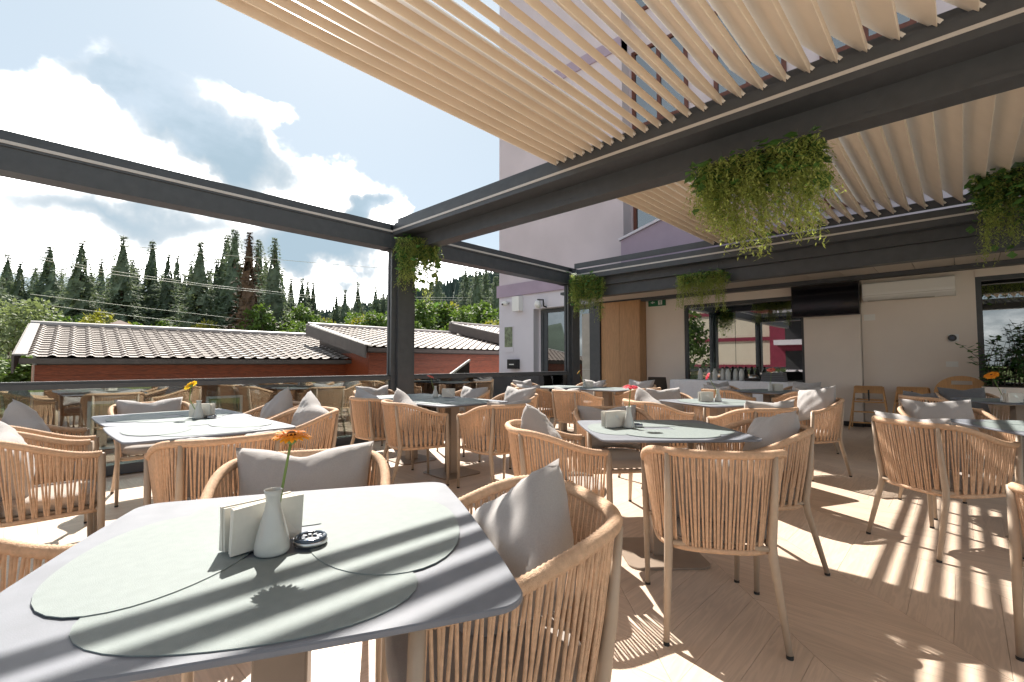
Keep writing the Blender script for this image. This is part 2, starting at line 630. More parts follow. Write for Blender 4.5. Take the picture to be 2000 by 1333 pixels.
# ------------------------------------------------------------------ ground and terrace floor
g = MB()
g.quad((-900, -900, -2.6), (900, -900, -2.6), (900, 900, -2.6), (-900, 900, -2.6))
struct(g.build('ground', 'grass'))
g = MB()
g.box(-30, -6.75, -3.2, 60, -2.75, -2.58)
struct(g.build('yard_paving', 'concrete'))
g = MB()
g.box(-60, 60, -70, -3.25, -2.8, -2.56)
struct(g.build('plaza_paving', 'plaza'))  # unseen pale paving behind the camera, put in for upward bounce
g = MB()
g.box(3.62, 14.0, -3.2, 10.68, -0.30, -0.004)
struct(g.build('bounce_slab', 'plaza'))  # unseen slab added beyond the louvres to bounce sun onto wall and ceiling

X0, X1, Y0, Y1 = -6.26, 3.4, -3.0, 10.69
g = MB()
g.box(-6.62, X1 + 0.2, Y0 - 0.2, 10.95, -0.30, -0.012)
floor = struct(g.build('terrace_floor', 'grout'))


def clip(poly, x0, x1, y0, y1):
    for ax, val, sg in ((0, x0, 1), (0, x1, -1), (1, y0, 1), (1, y1, -1)):
        out = []
        for i in range(len(poly)):
            a, b = poly[i], poly[(i + 1) % len(poly)]
            da, db = (a[ax] - val) * sg, (b[ax] - val) * sg
            if da >= 0:
                out.append(a)
            if da * db < 0:
                t = da / (da - db)
                out.append((a[0] + (b[0] - a[0]) * t, a[1] + (b[1] - a[1]) * t))
        poly = out
        if len(poly) < 3:
            return []
    return poly


def floor_planks():
    s2 = math.sqrt(0.5)
    S, B = Vector((-s2, s2)), Vector((s2, s2))
    p, w, gap = 0.226, 0.62, 0.0009
    cells = []
    for k in range(-14, 30):
        for m_ in range(-40, 75):
            sg = 1 if k % 2 else -1
            b0, b1 = k * w + gap, (k + 1) * w - gap
            a0 = m_ * p
            pts = []
            for a, b in ((a0 + gap, b0), (a0 + p - gap, b0), (a0 + p - gap, b1), (a0 + gap, b1)):
                aa = a + sg * (b - (k + 0.5) * w)
                q = S * aa + B * b
                pts.append((q.x, q.y))
            cx = sum(q[0] for q in pts) / 4
            cy = sum(q[1] for q in pts) / 4
            c = clip(pts, X0, X1, Y0, Y1)
            if len(c) < 3:
                continue
            whole = len(c) == 4 and all(abs(c[i][0] - pts[i][0]) < 1e-6 and abs(c[i][1] - pts[i][1]) < 1e-6 for i in range(4))
            fw = -cx * math.sin(R(YAW)) + cy * math.cos(R(YAW))
            lat = cx * math.cos(R(YAW)) + cy * math.sin(R(YAW))
            vis = fw > 1.1 and abs(lat) < fw * 1.12
            cells.append((fw if vis and whole else 1e3 + fw, k % 2, cx, cy, c, whole, sg))
    cells.sort(key=lambda c: c[0])
    protos = {}
    rest = (MB(), MB())
    n = 0
    for dist, odd, cx, cy, c, whole, sg in cells:
        horizontal = odd          # odd columns run the other way
        if whole and n < 290 and dist < 900:
            if odd not in protos:
                mb = MB()
                mb.prism([(q[0] - cx, q[1] - cy) for q in c], -0.011, 0.0, bevel=0.0006)
                protos[odd] = mb.mesh('floor_plank', 'floor_y' if odd else 'floor_x')
            o = link('floor_plank', protos[odd], floor, (cx, cy, rnd.uniform(-0.0004, 0.0004)))
            n += 1
        else:
            rest[odd].prism(c, -0.011, rnd.uniform(-0.0004, 0.0004))
    for odd in (0, 1):
        stuff(rest[odd].build('floor_planking', 'floor_y' if odd else 'floor_x', floor))


floor_planks()

# ------------------------------------------------------------------ pergola
per = thing('pergola', 'dark grey metal pergola with open beige louvre roof over the terrace', 'pergola', (-6.45, 4.2, 0))


def part(mb, name, material, parent, smooth=False):
    """mb is in world coordinates; the parent sits unrotated at its own location"""
    o = mb.build(name, material, parent, smooth)
    o.location = -parent.matrix_world.translation if False else -Vector(parent.location)
    return o


def beam_x(y_face, y_near, y_far, x0, x1, zb, zm, zt, zs, name='cross_beam'):
    b = MB()
    b.box(x0, x1, y_near, y_far, zb, zm)
    b.box(x0, x1, y_face, y_far + (y_near - y_face) * 0.35, zm + 0.001, zt)
    b.box(x0, x1, y_face + 0.015, y_face + 0.05, zt, zt + 0.035)
    b.box(x0, x1, y_near - 0.012, y_near, zb + 0.0, zb + 0.03)
    o = part(b, name, 'anthracite', per)
    s_ = MB()
    s_.box(x0, x1, y_face - 0.006, y_face - 0.0005, zs - 0.014, zs + 0.014)
    st = s_.build('light_strip', 'led_strip', o)
    return o


XB1 = 3.2
beam_x(3.97, 4.22, 4.42, -6.32, XB1, 2.93, 3.13, 3.285, 3.20)
beam_x(8.62, 8.80, 9.02, -6.32, XB1, 2.86, 3.02, 3.21, 3.13)
beam_x(-1.20, -1.00, -0.78, -6.32, XB1, 2.93, 3.13, 3.285, 3.20)
# lower fascia of the building canopy, under the rear cross beam
b = MB()
b.box(-6.32, XB1, 8.86, 9.04, 2.63, 2.858)
part(b, 'fascia', 'anthracite', per)


def beam_y(y0, y1, name='side_beam'):
    b = MB()
    b.box(-6.58, -6.34, y0, y1, 2.93, 3.15)
    b.box(-6.60, -6.325, y0, y1, 3.151, 3.27)
    b.box(-6.36, -6.33, y0, y1, 3.27, 3.30)
    o = part(b, name, 'anthracite', per)
    s_ = MB()
    s_.box(-6.3245, -6.318, y0, y1, 3.175, 3.205)
    s_.build('light_strip', 'led_strip', o)


beam_y(-0.72, 3.96)
beam_y(4.50, 8.60)
beam_y(-5.6, -1.27)
for yc in (4.22, 8.78, -1.0):
    b = MB()
    b.box(-6.56, -6.34, yc - 0.13, yc + 0.13, 0.0, 2.929)
    b.box(-6.62, -6.325, yc - 0.29, yc + 0.29, 2.93, 3.30)
    o = part(b, 'post', 'anthracite', per)
    for sy in (-1, 1):
        t = MB()
        ya, yb = sorted((yc + sy * 0.131, yc + sy * 0.215))
        t.box(-6.52, -6.40, ya, yb, 0.0, 2.928)
        t.box(-6.475, -6.445, ya + 0.03 * (sy > 0) + 0.0, yb + 0.012 * (sy > 0) - 0.03 * (sy < 0) * 0, 0.05, 2.9)
        t.build('glass_track', 'anthracite', o)

bolt = MB()
bolt.tube([(0, 0, 0), (0, -0.006, 0)], 0.011, 6)
BOLT = bolt.mesh('bolt', 'anthracite')
for yb_ in (4.22, 8.80, -1.00):
    for x_ in (-5.95, -5.87, -3.2, -3.12, -0.45, -0.37, 2.3):
        for z_ in (2.99, 3.08):
            o = link('bolt', BOLT, per)
            o.location = Vector((x_, yb_ - 0.0005, z_)) - Vector(per.location)

# louvre blades: board of chord .26 tilted, spacing opens up to the right
xs = [-3.13, -3.02, -2.905, -2.79, -2.68, -2.565, -2.445, -2.325, -2.205, -2.075, -1.945, -1.81, -1.67, -1.53,
      -1.385, -1.23, -1.07, -0.91, -0.75, -0.58, -0.41, -0.235, -0.05]
while xs[-1] < 2.9:
    xs.append(xs[-1] + 0.19)


def louvre_mesh(y0, y1):
    mb = MB()
    prof = [(0, 0), (-0.127, 0.147), (-0.255, 0.300), (-0.206, 0.304), (0.004, 0.076), (0.004, 0.004)]
    n = len(prof)
    vs = [(x, y, z) for y in (y0, y1) for x, z in prof]
    fs = [tuple(range(n)), tuple(range(2 * n - 1, n - 1, -1))]
    for i in range(n):
        j = (i + 1) % n
        fs.append((i, i + n, j + n, j))
    mb.add(vs, fs)
    return mb.mesh('louvre_blade', 'louvre')


def bracket_mesh(y):
    mb = MB()
    mb.box(0.02, 0.045, y, y + 0.02, 0.0, 0.16, Matrix.Rotation(R(-40), 4, 'Y'))
    mb.box(-0.03, 0.0, y, y + 0.02, 0.05, 0.075)
    return mb.mesh('bracket', 'white_plastic')


for bay, (ya, yb, dx) in enumerate(((-0.74, 4.03, 0.0), (4.47, 8.66, -0.07))):
    me = louvre_mesh(ya, yb)
    b = MB()
    b.box(-6.30, XB1, yb + 0.004, yb + 0.03, 3.286, 3.40)
    part(b, 'louvre_carrier', 'anthracite', per)
    bm_ = bracket_mesh(yb - 0.05)
    for x in xs:
        o = link('louvre_blade', me, per)
        o.location = Vector((x + dx, 0, 3.295)) - Vector(per.location)
        br = link('bracket', bm_, o)

# ------------------------------------------------------------------ glass balustrade along the left side
for i, (ya, yb, lb) in enumerate(((-0.78, 4.0, 'long glass balustrade panel with dark rail at the left, beside the double table'),
                                  (4.44, 8.56, 'glass balustrade panel with dark rail between the two planted corner posts'),
                                  (-5.2, -1.22, 'glass balustrade panel with dark rail beyond the left edge'))):
    t = thing('glass_balustrade', lb, 'balustrade', (-6.45, (ya + yb) / 2, 0), group='balustrade panels')
    b = MB()
    b.box(-6.50, -6.40, ya, yb, 0.895, 0.945)
    b.box(-6.48, -6.42, ya, yb, 0.945, 0.972)
    part(b, 'top_rail', 'anthracite', t)
    b = MB()
    b.box(-6.52, -6.37, ya, yb, 0.0, 0.10)
    part(b, 'bottom_rail', 'anthracite', t)
    b = MB()
    b.box(-6.440, -6.430, ya + 0.02, yb - 0.02, 0.101, 0.894)
    part(b, 'pane', 'glass_rail', t)
    b = MB()
    b.box(-6.485, -6.475, ya + 0.02, yb - 0.02, 0.101, 0.894)
    part(b, 'pane', 'glass_rail', t)

# ------------------------------------------------------------------ restaurant building
YW = 10.7
bld = thing('hotel_building', 'mauve rendered hotel block rising behind the terrace', 'building', (-5.0, 12.0, -2.6))


def bpart(mb, name, m, smooth=False, parent=bld):
    return part(mb, name, m, parent, smooth)


b = MB()
b.box(-10.76, -6.22, YW, YW + 9, 3.63, 17.0)
bpart(b, 'upper_wall', 'render_mauve')
b = MB()
b.box(-6.219, 9.0, YW + 0.38, YW + 9, 3.0, 17.0)
bpart(b, 'upper_wall', 'render_mauve')
b = MB()
b.box(-10.82, -6.22, YW - 0.06, YW + 9, 3.25, 3.629)
bpart(b, 'band', 'render_violet')
b = MB()
b.box(-10.80, -6.22, YW - 0.04, YW + 0.3, 9.4, 9.75)
bpart(b, 'band', 'render_violet')
b = MB()
b.box(-10.76, -9.30, YW, YW + 9, -2.6, 3.249)
b.box(-9.299, -6.95, YW, YW + 0.5, 2.78, 3.249)
b.box(-9.299, -9.20, YW + 0.25, YW + 1, -2.6, 2.779)
bpart(b, 'lower_wall', 'render_white')
# side door in its recess
dr = MB()
dr.box(-9.199, -9.10, YW + 0.22, YW + 0.30, 0.0, 2.76)
dr.box(-7.45, -7.35, YW + 0.22, YW + 0.30, 0.0, 2.76)
dr.box(-9.10, -7.45, YW + 0.22, YW + 0.30, 2.66, 2.76)
dr.box(-9.10, -8.95, YW + 0.24, YW + 0.29, 0.0, 2.66)
d_ = bpart(dr, 'side_door', 'anthracite')
p_ = MB()
p_.box(-8.95, -7.45, YW + 0.255, YW + 0.27, 0.0, 2.66)
p_.build('pane', 'glass_window', d_)
p_ = MB()
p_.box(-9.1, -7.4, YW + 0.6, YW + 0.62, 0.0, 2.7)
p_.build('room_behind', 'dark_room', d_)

# balcony parapet with sloping cap, and upper windows
b = MB()
vs = [(-5.86, 9.95, 3.1), (-2.0, 9.95, 3.1), (-2.0, 9.95, 4.95), (-4.9, 9.95, 4.36), (-5.86, 9.95, 4.10)]
vs2 = [(x, y + 0.25, z) for x, y, z in vs]
b.add(vs + vs2, [(0, 1, 2, 3, 4), (9, 8, 7, 6, 5), (0, 5, 6, 1), (1, 6, 7, 2), (2, 7, 8, 3), (3, 8, 9, 4), (4, 9, 5, 0)])
bal = bpart(b, 'balcony_parapet', 'render_violet')
b = MB()
for (xa, za), (xb, zb) in (((-5.9, 4.092), (-4.9, 4.361)), ((-4.9, 4.361), (-1.98, 4.955))):
    b.add([(xa, 9.91, za), (xb, 9.91, zb), (xb, 10.24, zb), (xa, 10.24, za), (xa, 9.91, za + .06), (xb, 9.91, zb + .06), (xb, 10.24, zb + .06), (xa, 10.24, za + .06)],
          [(0, 1, 5, 4), (1, 2, 6, 5), (2, 3, 7, 6), (3, 0, 4, 7), (4, 5, 6, 7), (3, 2, 1, 0)])
bal2 = b.build('cap', 'render_white', bal)
b = MB()
b.box(-5.86, -2.0, 10.2, 11.07, 3.05, 3.2)
bpart(b, 'balcony_floor', 'render_violet')


def upper_window(x0, x1, z0, z1, y):
    f = MB()
    w = 0.09
    f.box(x0, x0 + w, y - 0.05, y + 0.03, z0, z1)
    f.box(x1 - w, x1, y - 0.05, y + 0.03, z0, z1)
    f.box(x0 + w, x1 - w, y - 0.05, y + 0.03, z0, z0 + w)
    f.box(x0 + w, x1 - w, y - 0.05, y + 0.03, z1 - w, z1)
    xm = (x0 + x1) / 2
    f.box(xm - 0.05, xm + 0.05, y - 0.045, y + 0.03, z0 + w, z1 - w)
    o = bpart(f, 'window', 'window_wood')
    p2 = MB()
    p2.box(x0 + w, xm - 0.05, y - 0.012, y - 0.004, z0 + w, z1 - w)
    p2.build('pane', 'glass_window', o)
    p2 = MB()
    p2.box(xm + 0.05, x1 - w, y - 0.012, y - 0.004, z0 + w, z1 - w)
    p2.build('pane', 'glass_window', o)


for z0 in (4.2, 7.3, 10.4, 13.5):
    for xa in (-6.12, -4.0, -1.9, 0.5, 2.8):
        upper_window(xa, xa + 1.5, z0, z0 + 2.1, YW + 0.38)
for z0 in (7.2, 10.4, 13.5):
    for xa in (-9.9, -7.6):
        upper_window(xa, xa + 1.2, z0, z0 + 1.5, YW) if z0 > 11 else None

# ground-floor wall facing the terrace
b = MB()
b.box(-5.62, -4.66, YW, YW + 0.25, 0.0, 2.75)
b.box(-1.32, 0.19, YW + 0.02, YW + 0.25, 0.0, 2.75)
b.box(-4.659, -2.22, YW, YW + 0.25, 2.5, 2.75)
b.box(0.191, 3.4, YW, YW + 0.25, 2.55, 2.75)
b.box(-7.0, 3.4, YW - 0.02, YW + 0.4, 2.751, 3.2)
bpart(b, 'terrace_wall', 'wall_cream')
b = MB()
b.box(-2.22, -1.33, YW - 0.12, YW + 0.25, 0.09, 2.75)
bpart(b, 'pillar', 'wall_cream')
b = MB()
b.box(-2.225, -1.325, YW - 0.135, YW + 0.2, 0.0, 0.09)
b.box(-1.324, 0.19, YW - 0.0, YW + 0.03, 0.0, 0.09)
b.box(-5.6, -4.66, YW - 0.02, YW - 0.001, 0.0, 0.09)
bpart(b, 'skirting', 'black_plastic')
# wood clad cabinet and grey door
b = MB()
b.box(-6.72, -5.63, YW - 0.28, YW + 0.2, 0.0, 2.70)
cab = bpart(b, 'wood_panel_cabinet', 'door_wood')
b = MB()
b.box(-6.725, -6.19, YW - 0.30, YW - 0.281, 0.02, 2.69)
b.build('door_leaf', 'door_wood', cab)
b = MB()
b.box(-6.182, -5.64, YW - 0.30, YW - 0.281, 0.02, 2.69)
b.build('door_leaf', 'door_wood', cab)
b = MB()
b.box(-7.05, -6.74, YW - 0.35, YW + 0.1, 0.0, 2.72)
bpart(b, 'dark_post', 'anthracite')
b = MB()
b.box(-7.5, -7.055, YW - 0.05, YW, 0.0, 2.5)
gd = bpart(b, 'grey_door', 'curtain')
b = MB()
b.box(-7.13, -7.10, YW - 0.09, YW - 0.05, 1.45, 1.60)
b.build('lock_plate', 'black_plastic', gd)
b = MB()
b.box(-7.49, -7.2, YW - 0.07, YW - 0.051, 0.98, 1.0)
b.build('door_bar', 'steel', gd)

# canopy soffit: separate panels between the fascia and the wall, with light strip
sof = thing('canopy_soffit', 'cream panelled soffit between the rear pergola beam and the restaurant wall', 'soffit', (-2, 9.8, 2.7))
x = -6.9
while x < 3.2:
    b = MB()
    b.box(x + 0.004, x + 0.486, 9.05, 10.45, 2.742, 2.76)
    part(b, 'soffit_panel', 'soffit_panel', sof)
    x += 0.49
b = MB()
b.box(-7.0, 3.3, 10.451, 10.60, 2.66, 2.76)
part(b, 'edge_channel', 'anthracite', sof)
b = MB()
b.box(-7.0, 3.3, 10.601, 10.66, 2.70, 2.75)
part(b, 'light_strip', 'led_strip', sof)
b = MB()
b.box(-7.0, 3.3, 9.05, 10.7, 2.80, 2.86)
part(b, 'roof_deck', 'anthracite', sof)


def big_window(label, x0, x1, z1, mull, y=YW):
    t = thing('restaurant_window', label, 'window', ((x0 + x1) / 2, y, 0))
    f = MB()
    w = 0.07
    f.box(x0, x0 + w, y + 0.02, y + 0.12, 0.0, z1)
    f.box(x1 - w, x1, y + 0.02, y + 0.12, 0.0, z1)
    f.box(x0 + w, x1 - w, y + 0.02, y + 0.12, z1 - w, z1)
    f.box(x0 + w, x1 - w, y + 0.02, y + 0.12, 0.0, w)
    part(f, 'frame', 'anthracite', t)
    es = [x0 + w] + mull + [x1 - w]
    for a, c in zip(es[:-1], es[1:]):
        p2 = MB()
        p2.box(a + 0.004, c - 0.004, y + 0.06, y + 0.072, w, z1 - w)
        part(p2, 'pane', 'glass_window', t)
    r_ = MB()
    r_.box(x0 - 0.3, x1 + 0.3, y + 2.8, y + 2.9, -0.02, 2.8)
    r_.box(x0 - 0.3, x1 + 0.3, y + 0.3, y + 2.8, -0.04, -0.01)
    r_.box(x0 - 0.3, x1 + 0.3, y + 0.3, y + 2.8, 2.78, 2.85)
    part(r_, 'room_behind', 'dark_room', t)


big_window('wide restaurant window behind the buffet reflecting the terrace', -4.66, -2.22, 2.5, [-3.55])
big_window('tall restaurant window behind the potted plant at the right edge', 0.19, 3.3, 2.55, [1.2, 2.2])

# small wall-mounted things
b = MB(); b.box(-2.38, -1.30, YW - 0.30, YW - 0.25, 2.03, 2.64)
tv = thing('television', 'black flat television mounted high on the pillar beside the air conditioner', 'television', (-1.84, YW - 0.2, 2.3))
part(b, 'case', 'black_plastic', tv)
b = MB(); b.box(-2.365, -1.315, YW - 0.304, YW - 0.3005, 2.05, 2.625)
part(b, 'screen', 'screen', tv)
b = MB(); b.box(-1.95, -1.7, YW - 0.25, YW - 0.12, 2.2, 2.45)
part(b, 'wall_bracket', 'black_plastic', tv)
ac = thing('air_conditioner', 'long white split air conditioner high on the cream wall', 'air conditioner', (-0.66, YW, 2.27))
b = MB()
prof = [(0.0, 2.27), (-0.14, 2.27), (-0.21, 2.33), (-0.22, 2.40), (-0.20, 2.57), (-0.17, 2.59), (0.018, 2.59)]
n_ = len(prof)
b.add([(x_, YW + p[0], p[1]) for x_ in (-1.27, -0.045) for p in prof],
      [tuple(range(n_)), tuple(range(2 * n_ - 1, n_ - 1, -1))] + [(i, i + n_, (i + 1) % n_ + n_, (i + 1) % n_) for i in range(n_)])
part(b, 'case', 'white_plastic', ac)
b = MB(); b.box(-1.20, -0.30, YW - 0.19, YW - 0.10, 2.262, 2.269)
part(b, 'air_flap', 'curtain', ac)
b = MB(); b.box(-1.268, -0.047, YW - 0.224, YW - 0.214, 2.352, 2.356)
part(b, 'seam', 'curtain', ac)
ex = thing('exit_sign', 'dark green emergency exit sign on the cream wall beside the wood cabinet', 'sign', (-5.33, YW, 2.62))
b = MB(); b.box(-5.53, -5.10, YW - 0.05, YW - 0.002, 2.535, 2.715)
part(b, 'case', 'sign_green', ex)
b = MB()
b.box(-5.27, -5.17, YW - 0.056, YW - 0.051, 2.56, 2.69)                 # doorway field
b.box(-5.44, -5.36, YW - 0.056, YW - 0.051, 2.615, 2.635)               # arrow shaft
b.add([(-5.40, YW - 0.056, 2.66), (-5.47, YW - 0.056, 2.625), (-5.40, YW - 0.056, 2.59)], [(0, 1, 2)])
part(b, 'pictogram', 'white_plastic', ex)
b = MB()
b.lathe([(0.018, 0), (0.018, 0.003)], 10)
b = MB()
b.tube([(-5.205, YW - 0.058, 2.672), (-5.205, YW - 0.060, 2.673)], 0.010, 8)
b.tube([(-5.208, YW - 0.059, 2.655), (-5.22, YW - 0.059, 2.615)], 0.008, 6)
b.tube([(-5.22, YW - 0.059, 2.615), (-5.20, YW - 0.059, 2.59), (-5.215, YW - 0.059, 2.567)], 0.006, 6)
b.tube([(-5.22, YW - 0.059, 2.615), (-5.24, YW - 0.059, 2.59)], 0.006, 6)
b.tube([(-5.21, YW - 0.059, 2.648), (-5.235, YW - 0.059, 2.635)], 0.005, 6)
part(b, 'running_figure', 'sign_green', ex)
th = thing('thermostat', 'round black wall thermostat on the cream wall below the air conditioner', 'thermostat', (-0.11, YW, 1.57))
b = MB(); b.tube([(-0.11, YW + 0.02, 1.57), (-0.11, YW - 0.02, 1.57)], 0.055, 20)
part(b, 'dial', 'black_plastic', th)
b = MB(); b.box(-0.16, -0.03, YW + 0.012, YW + 0.019, 1.51, 1.63)
part(b, 'back_plate', 'white_plastic', th)
b = MB(); b.tube([(-0.11, YW - 0.0205, 1.57), (-0.11, YW - 0.0225, 1.57)], 0.030, 16)
part(b, 'display', 'smoke_glass', th)
bp = MB(); bp.box(-1.285, -1.12, YW + 0.001, YW + 0.019, 1.93, 2.04)
tag(bp.build('cover_plate', 'white_plastic'), 'small cream cover plate on the wall beside the television', 'cover plate')
bp = MB(); bp.box(-0.20, -0.05, YW + 0.004, YW + 0.019, 1.09, 1.18)
tag(bp.build('socket_plate', 'white_plastic'), 'white double socket plate low on the cream wall near the plant', 'socket')

# left facade fittings
po = thing('poster', 'framed dark poster on the pale wall left of the side door', 'poster', (-10.33, YW, 1.9))
b = MB(); b.box(-10.52, -10.12, YW - 0.02, YW - 0.001, 1.50, 2.32)
part(b, 'board', 'render_white', po)
b = MB(); b.box(-10.49, -10.15, YW - 0.025, YW - 0.0205, 1.66, 2.29)
part(b, 'print', 'poster_print', po)
bx = MB(); bx.box(-10.0, -9.72, YW - 0.2, YW - 0.001, 2.75, 3.2)
tag(bx.build('alarm_box', 'white_plastic'), 'cream siren box under the violet band of the facade', 'siren box')
ca = thing('security_camera', 'white dome security camera near the corner of the facade', 'camera', (-10.35, YW, 3.0))
b = MB(); b.lathe([(0.0, -0.12), (0.07, -0.10), (0.10, -0.03), (0.10, 0.0)], 14, (-10.35, YW - 0.16, 3.05)); part(b, 'dome', 'white_plastic', ca, True)
b = MB(); b.box(-10.42, -10.28, YW - 0.2, YW - 0.001, 3.051, 3.09); part(b, 'arm', 'white_plastic', ca)
b = MB(); b.tube([(-10.35, YW - 0.262, 2.99), (-10.35, YW - 0.275, 2.985)], 0.03, 10); part(b, 'lens', 'black_plastic', ca)
la = thing('wall_lamp', 'black bracket wall lamp with white globe above the side door', 'lamp', (-8.85, YW, 2.9))
b = MB(); b.tube([(-8.80, YW, 2.80), (-8.80, YW - 0.12, 2.82), (-8.80, YW - 0.14, 3.0), (-9.0, YW - 0.16, 3.02)], 0.025, 8); part(b, 'bracket', 'black_plastic', la)
b = MB(); b.lathe([(0.0, -0.12), (0.08, -0.09), (0.105, 0.0), (0.08, 0.09), (0.03, 0.12)], 14, (-8.99, YW - 0.16, 2.88)); part(b, 'globe', 'white_plastic', la, True)
ml = thing('post_box', 'black post box on the pale wall just above the balustrade rail', 'post box', (-10.0, YW, 1.15))
b = MB(); b.box(-10.25, -9.86, YW - 0.16, YW - 0.001, 0.98, 1.27); part(b, 'case', 'black_plastic', ml)
b = MB(); b.box(-10.16, -9.96, YW - 0.165, YW - 0.161, 1.10, 1.13); part(b, 'slot', 'white_plastic', ml)


# ------------------------------------------------------------------ rope tub chair
def u_path(front_x, side_x, front_y, back_y, n_side=6, n_curve=16, ex=2.7):
    """open U in plan, from the left front end round the back to the right front end"""
    pts = []
    for i in range(n_side):
        t = i / n_side
        pts.append((-(front_x + (side_x - front_x) * t), front_y * (1 - t)))
    for i in range(n_curve + 1):
        a = PI / 2 * i / n_curve
        cx = math.cos(a) ** (2 / ex) if math.cos(a) > 1e-9 else 0
        sy = math.sin(a) ** (2 / ex)
        pts.append((-side_x * cx, back_y * sy))
    mirror = [(-x_, y_) for x_, y_ in pts[:-1]][::-1]
    return pts + mirror


def resample(pts, n):
    ds = [0]
    for a, b_ in zip(pts[:-1], pts[1:]):
        ds.append(ds[-1] + (Vector(b_) - Vector(a)).length)
    out, j = [], 0
    for i in range(n):
        d = ds[-1] * i / (n - 1)
        while j < len(ds) - 2 and ds[j + 1] < d:
            j += 1
        t = (d - ds[j]) / max(1e-9, ds[j + 1] - ds[j])
        out.append(Vector(pts[j]).lerp(Vector(pts[j + 1]), t))
    return out


RIM2 = u_path(0.272, 0.288, 0.235, -0.278)
RING2 = u_path(0.232, 0.238, 0.225, -0.215, ex=3.0)


def rim_z(y):
    return 0.668 + 0.108 * bez_smooth((0.21 - y) / 0.44)


def rim_points(n):
    return [Vector((p.x, p.y, rim_z(p.y))) for p in resample(RIM2, n)]


def ring_points(n):
    return [Vector((p.x, p.y, 0.366)) for p in resample(RING2, n)]


def chair_parts():
    P = {}
    mb = MB()
    n = 236
    pts = rim_points(n)
    mb.tube(pts, [0.0165 + 0.0024 * (i % 2) for i in range(n)], 9)
    P['top_rail'] = mb.mesh('top_rail', 'rope', True)
    mb = MB()
    rp = ring_points(40)
    mb.tube(rp + [Vector((0.0, 0.232, 0.366))] + [rp[0]], 0.0125, 7)
    P['seat_ring'] = mb.mesh('seat_ring', 'rope', True)
    # ropes: run in pairs from rail to ring, leaning a little
    nr = 114
    tops, bots = rim_points(nr), ring_points(nr)
    r_ = random.Random(3)
    strands = []
    allr = MB()
    for i in range(1, nr - 1):
        pair = 1 if i % 2 else -1
        t_ = tops[i].lerp(tops[i + pair], 0.16) if 0 < i + pair < nr else tops[i]
        k = i + (1 if (i // 2) % 2 else -1) * (0.9 if abs(i - nr / 2) > 12 else 0.35)
        k = max(0, min(nr - 1.001, k))
        b0 = bots[int(k)].lerp(bots[int(k) + 1], k - int(k))
        t_ = t_ + Vector((0, 0, -0.012))
        out = Vector((t_.x, t_.y, 0)).normalized()
        mid = t_.lerp(b0, 0.5) + out * r_.uniform(-0.001, 0.004)
        path = [t_, mid, b0]
        mb = MB()
        mb.tube(path, 0.0047, 6, caps=False)
        allr.tube(path, 0.0047, 5, caps=False)
        strands.append(mb)
    P['strands'] = strands
    P['rope_weave'] = allr.mesh('rope_weave', 'rope', True)
    legs = []
    for s in (-1, 1):
        mb = MB()
        mb.tube([(s * 0.274, 0.236, 0.672), (s * 0.266, 0.243, 0.38), (s * 0.262, 0.252, 0.012)], [0.0165, 0.017, 0.012], 10)
        legs.append(mb.mesh('leg', 'chair_metal', True))
        mb = MB()
        mb.tube([(s * 0.212, -0.238, 0.770), (s * 0.208, -0.216, 0.56), (s * 0.205, -0.190, 0.40), (s * 0.207, -0.196, 0.34), (s * 0.230, -0.285, 0.012)],
                [0.010, 0.016, 0.0185, 0.0185, 0.0125], 10)
        legs.append(mb.mesh('leg', 'chair_metal', True))
    P['legs'] = legs
    feet = MB()
    feet.tube([(0, 0, 0), (0, 0, 0.0125)], 0.0135, 10)
    P['foot'] = feet.mesh('foot_cap', 'rubber', False)
    P['foot_pos'] = [(-0.262, 0.252, 0), (-0.230, -0.285, 0), (0.262, 0.252, 0), (0.230, -0.285, 0)]
    mb = MB()
    mb.tube([(-0.255, 0.236, 0.374), (0.255, 0.236, 0.374)], 0.013, 8)
    mb.tube([(-0.19, -0.195, 0.382), (0.19, -0.195, 0.382)], 0.012, 8)
    mb.tube([(-0.212, 0.23, 0.382), (-0.205, -0.19, 0.382)], 0.012, 8)
    mb.tube([(0.212, 0.23, 0.382), (0.205, -0.19, 0.382)], 0.012, 8)
    for i in range(-4, 5):
        mb.tube([(i * 0.046, 0.232, 0.384), (i * 0.044, -0.19, 0.384)], 0.006, 5, caps=False)
    P['seat_frame'] = mb.mesh('seat_frame', 'chair_metal', True)
    # cushion: rounded slab on the ring, crowned
    outl = [(p.x * 0.965, p.y * 0.96) for p in resample(RING2, 36)]
    outl = outl + [(0.15, 0.262), (0.0, 0.268), (-0.15, 0.262)]
    mb = MB()
    m_ = len(outl)
    rings = [(0.395, 0.93), (0.405, 0.985), (0.425, 1.0), (0.448, 0.985), (0.460, 0.93), (0.466, 0.75), (0.470, 0.4)]
    vs = []
    for z, k in rings:
        vs += [(x_ * k, y_ * k + 0.01 * (1 - k), z) for x_, y_ in outl]
    fs = [tuple(range(m_)), tuple(range((len(rings) - 1) * m_, len(rings) * m_))[::-1]]
    for i in range(len(rings) - 1):
        for j in range(m_):
            j2 = (j + 1) % m_
            fs.append((i * m_ + j, (i + 1) * m_ + j, (i + 1) * m_ + j2, i * m_ + j2))
    mb.add(vs, fs)
    P['seat_cushion'] = mb.mesh('seat_cushion', 'cushion', True)
    return P


CP = chair_parts()


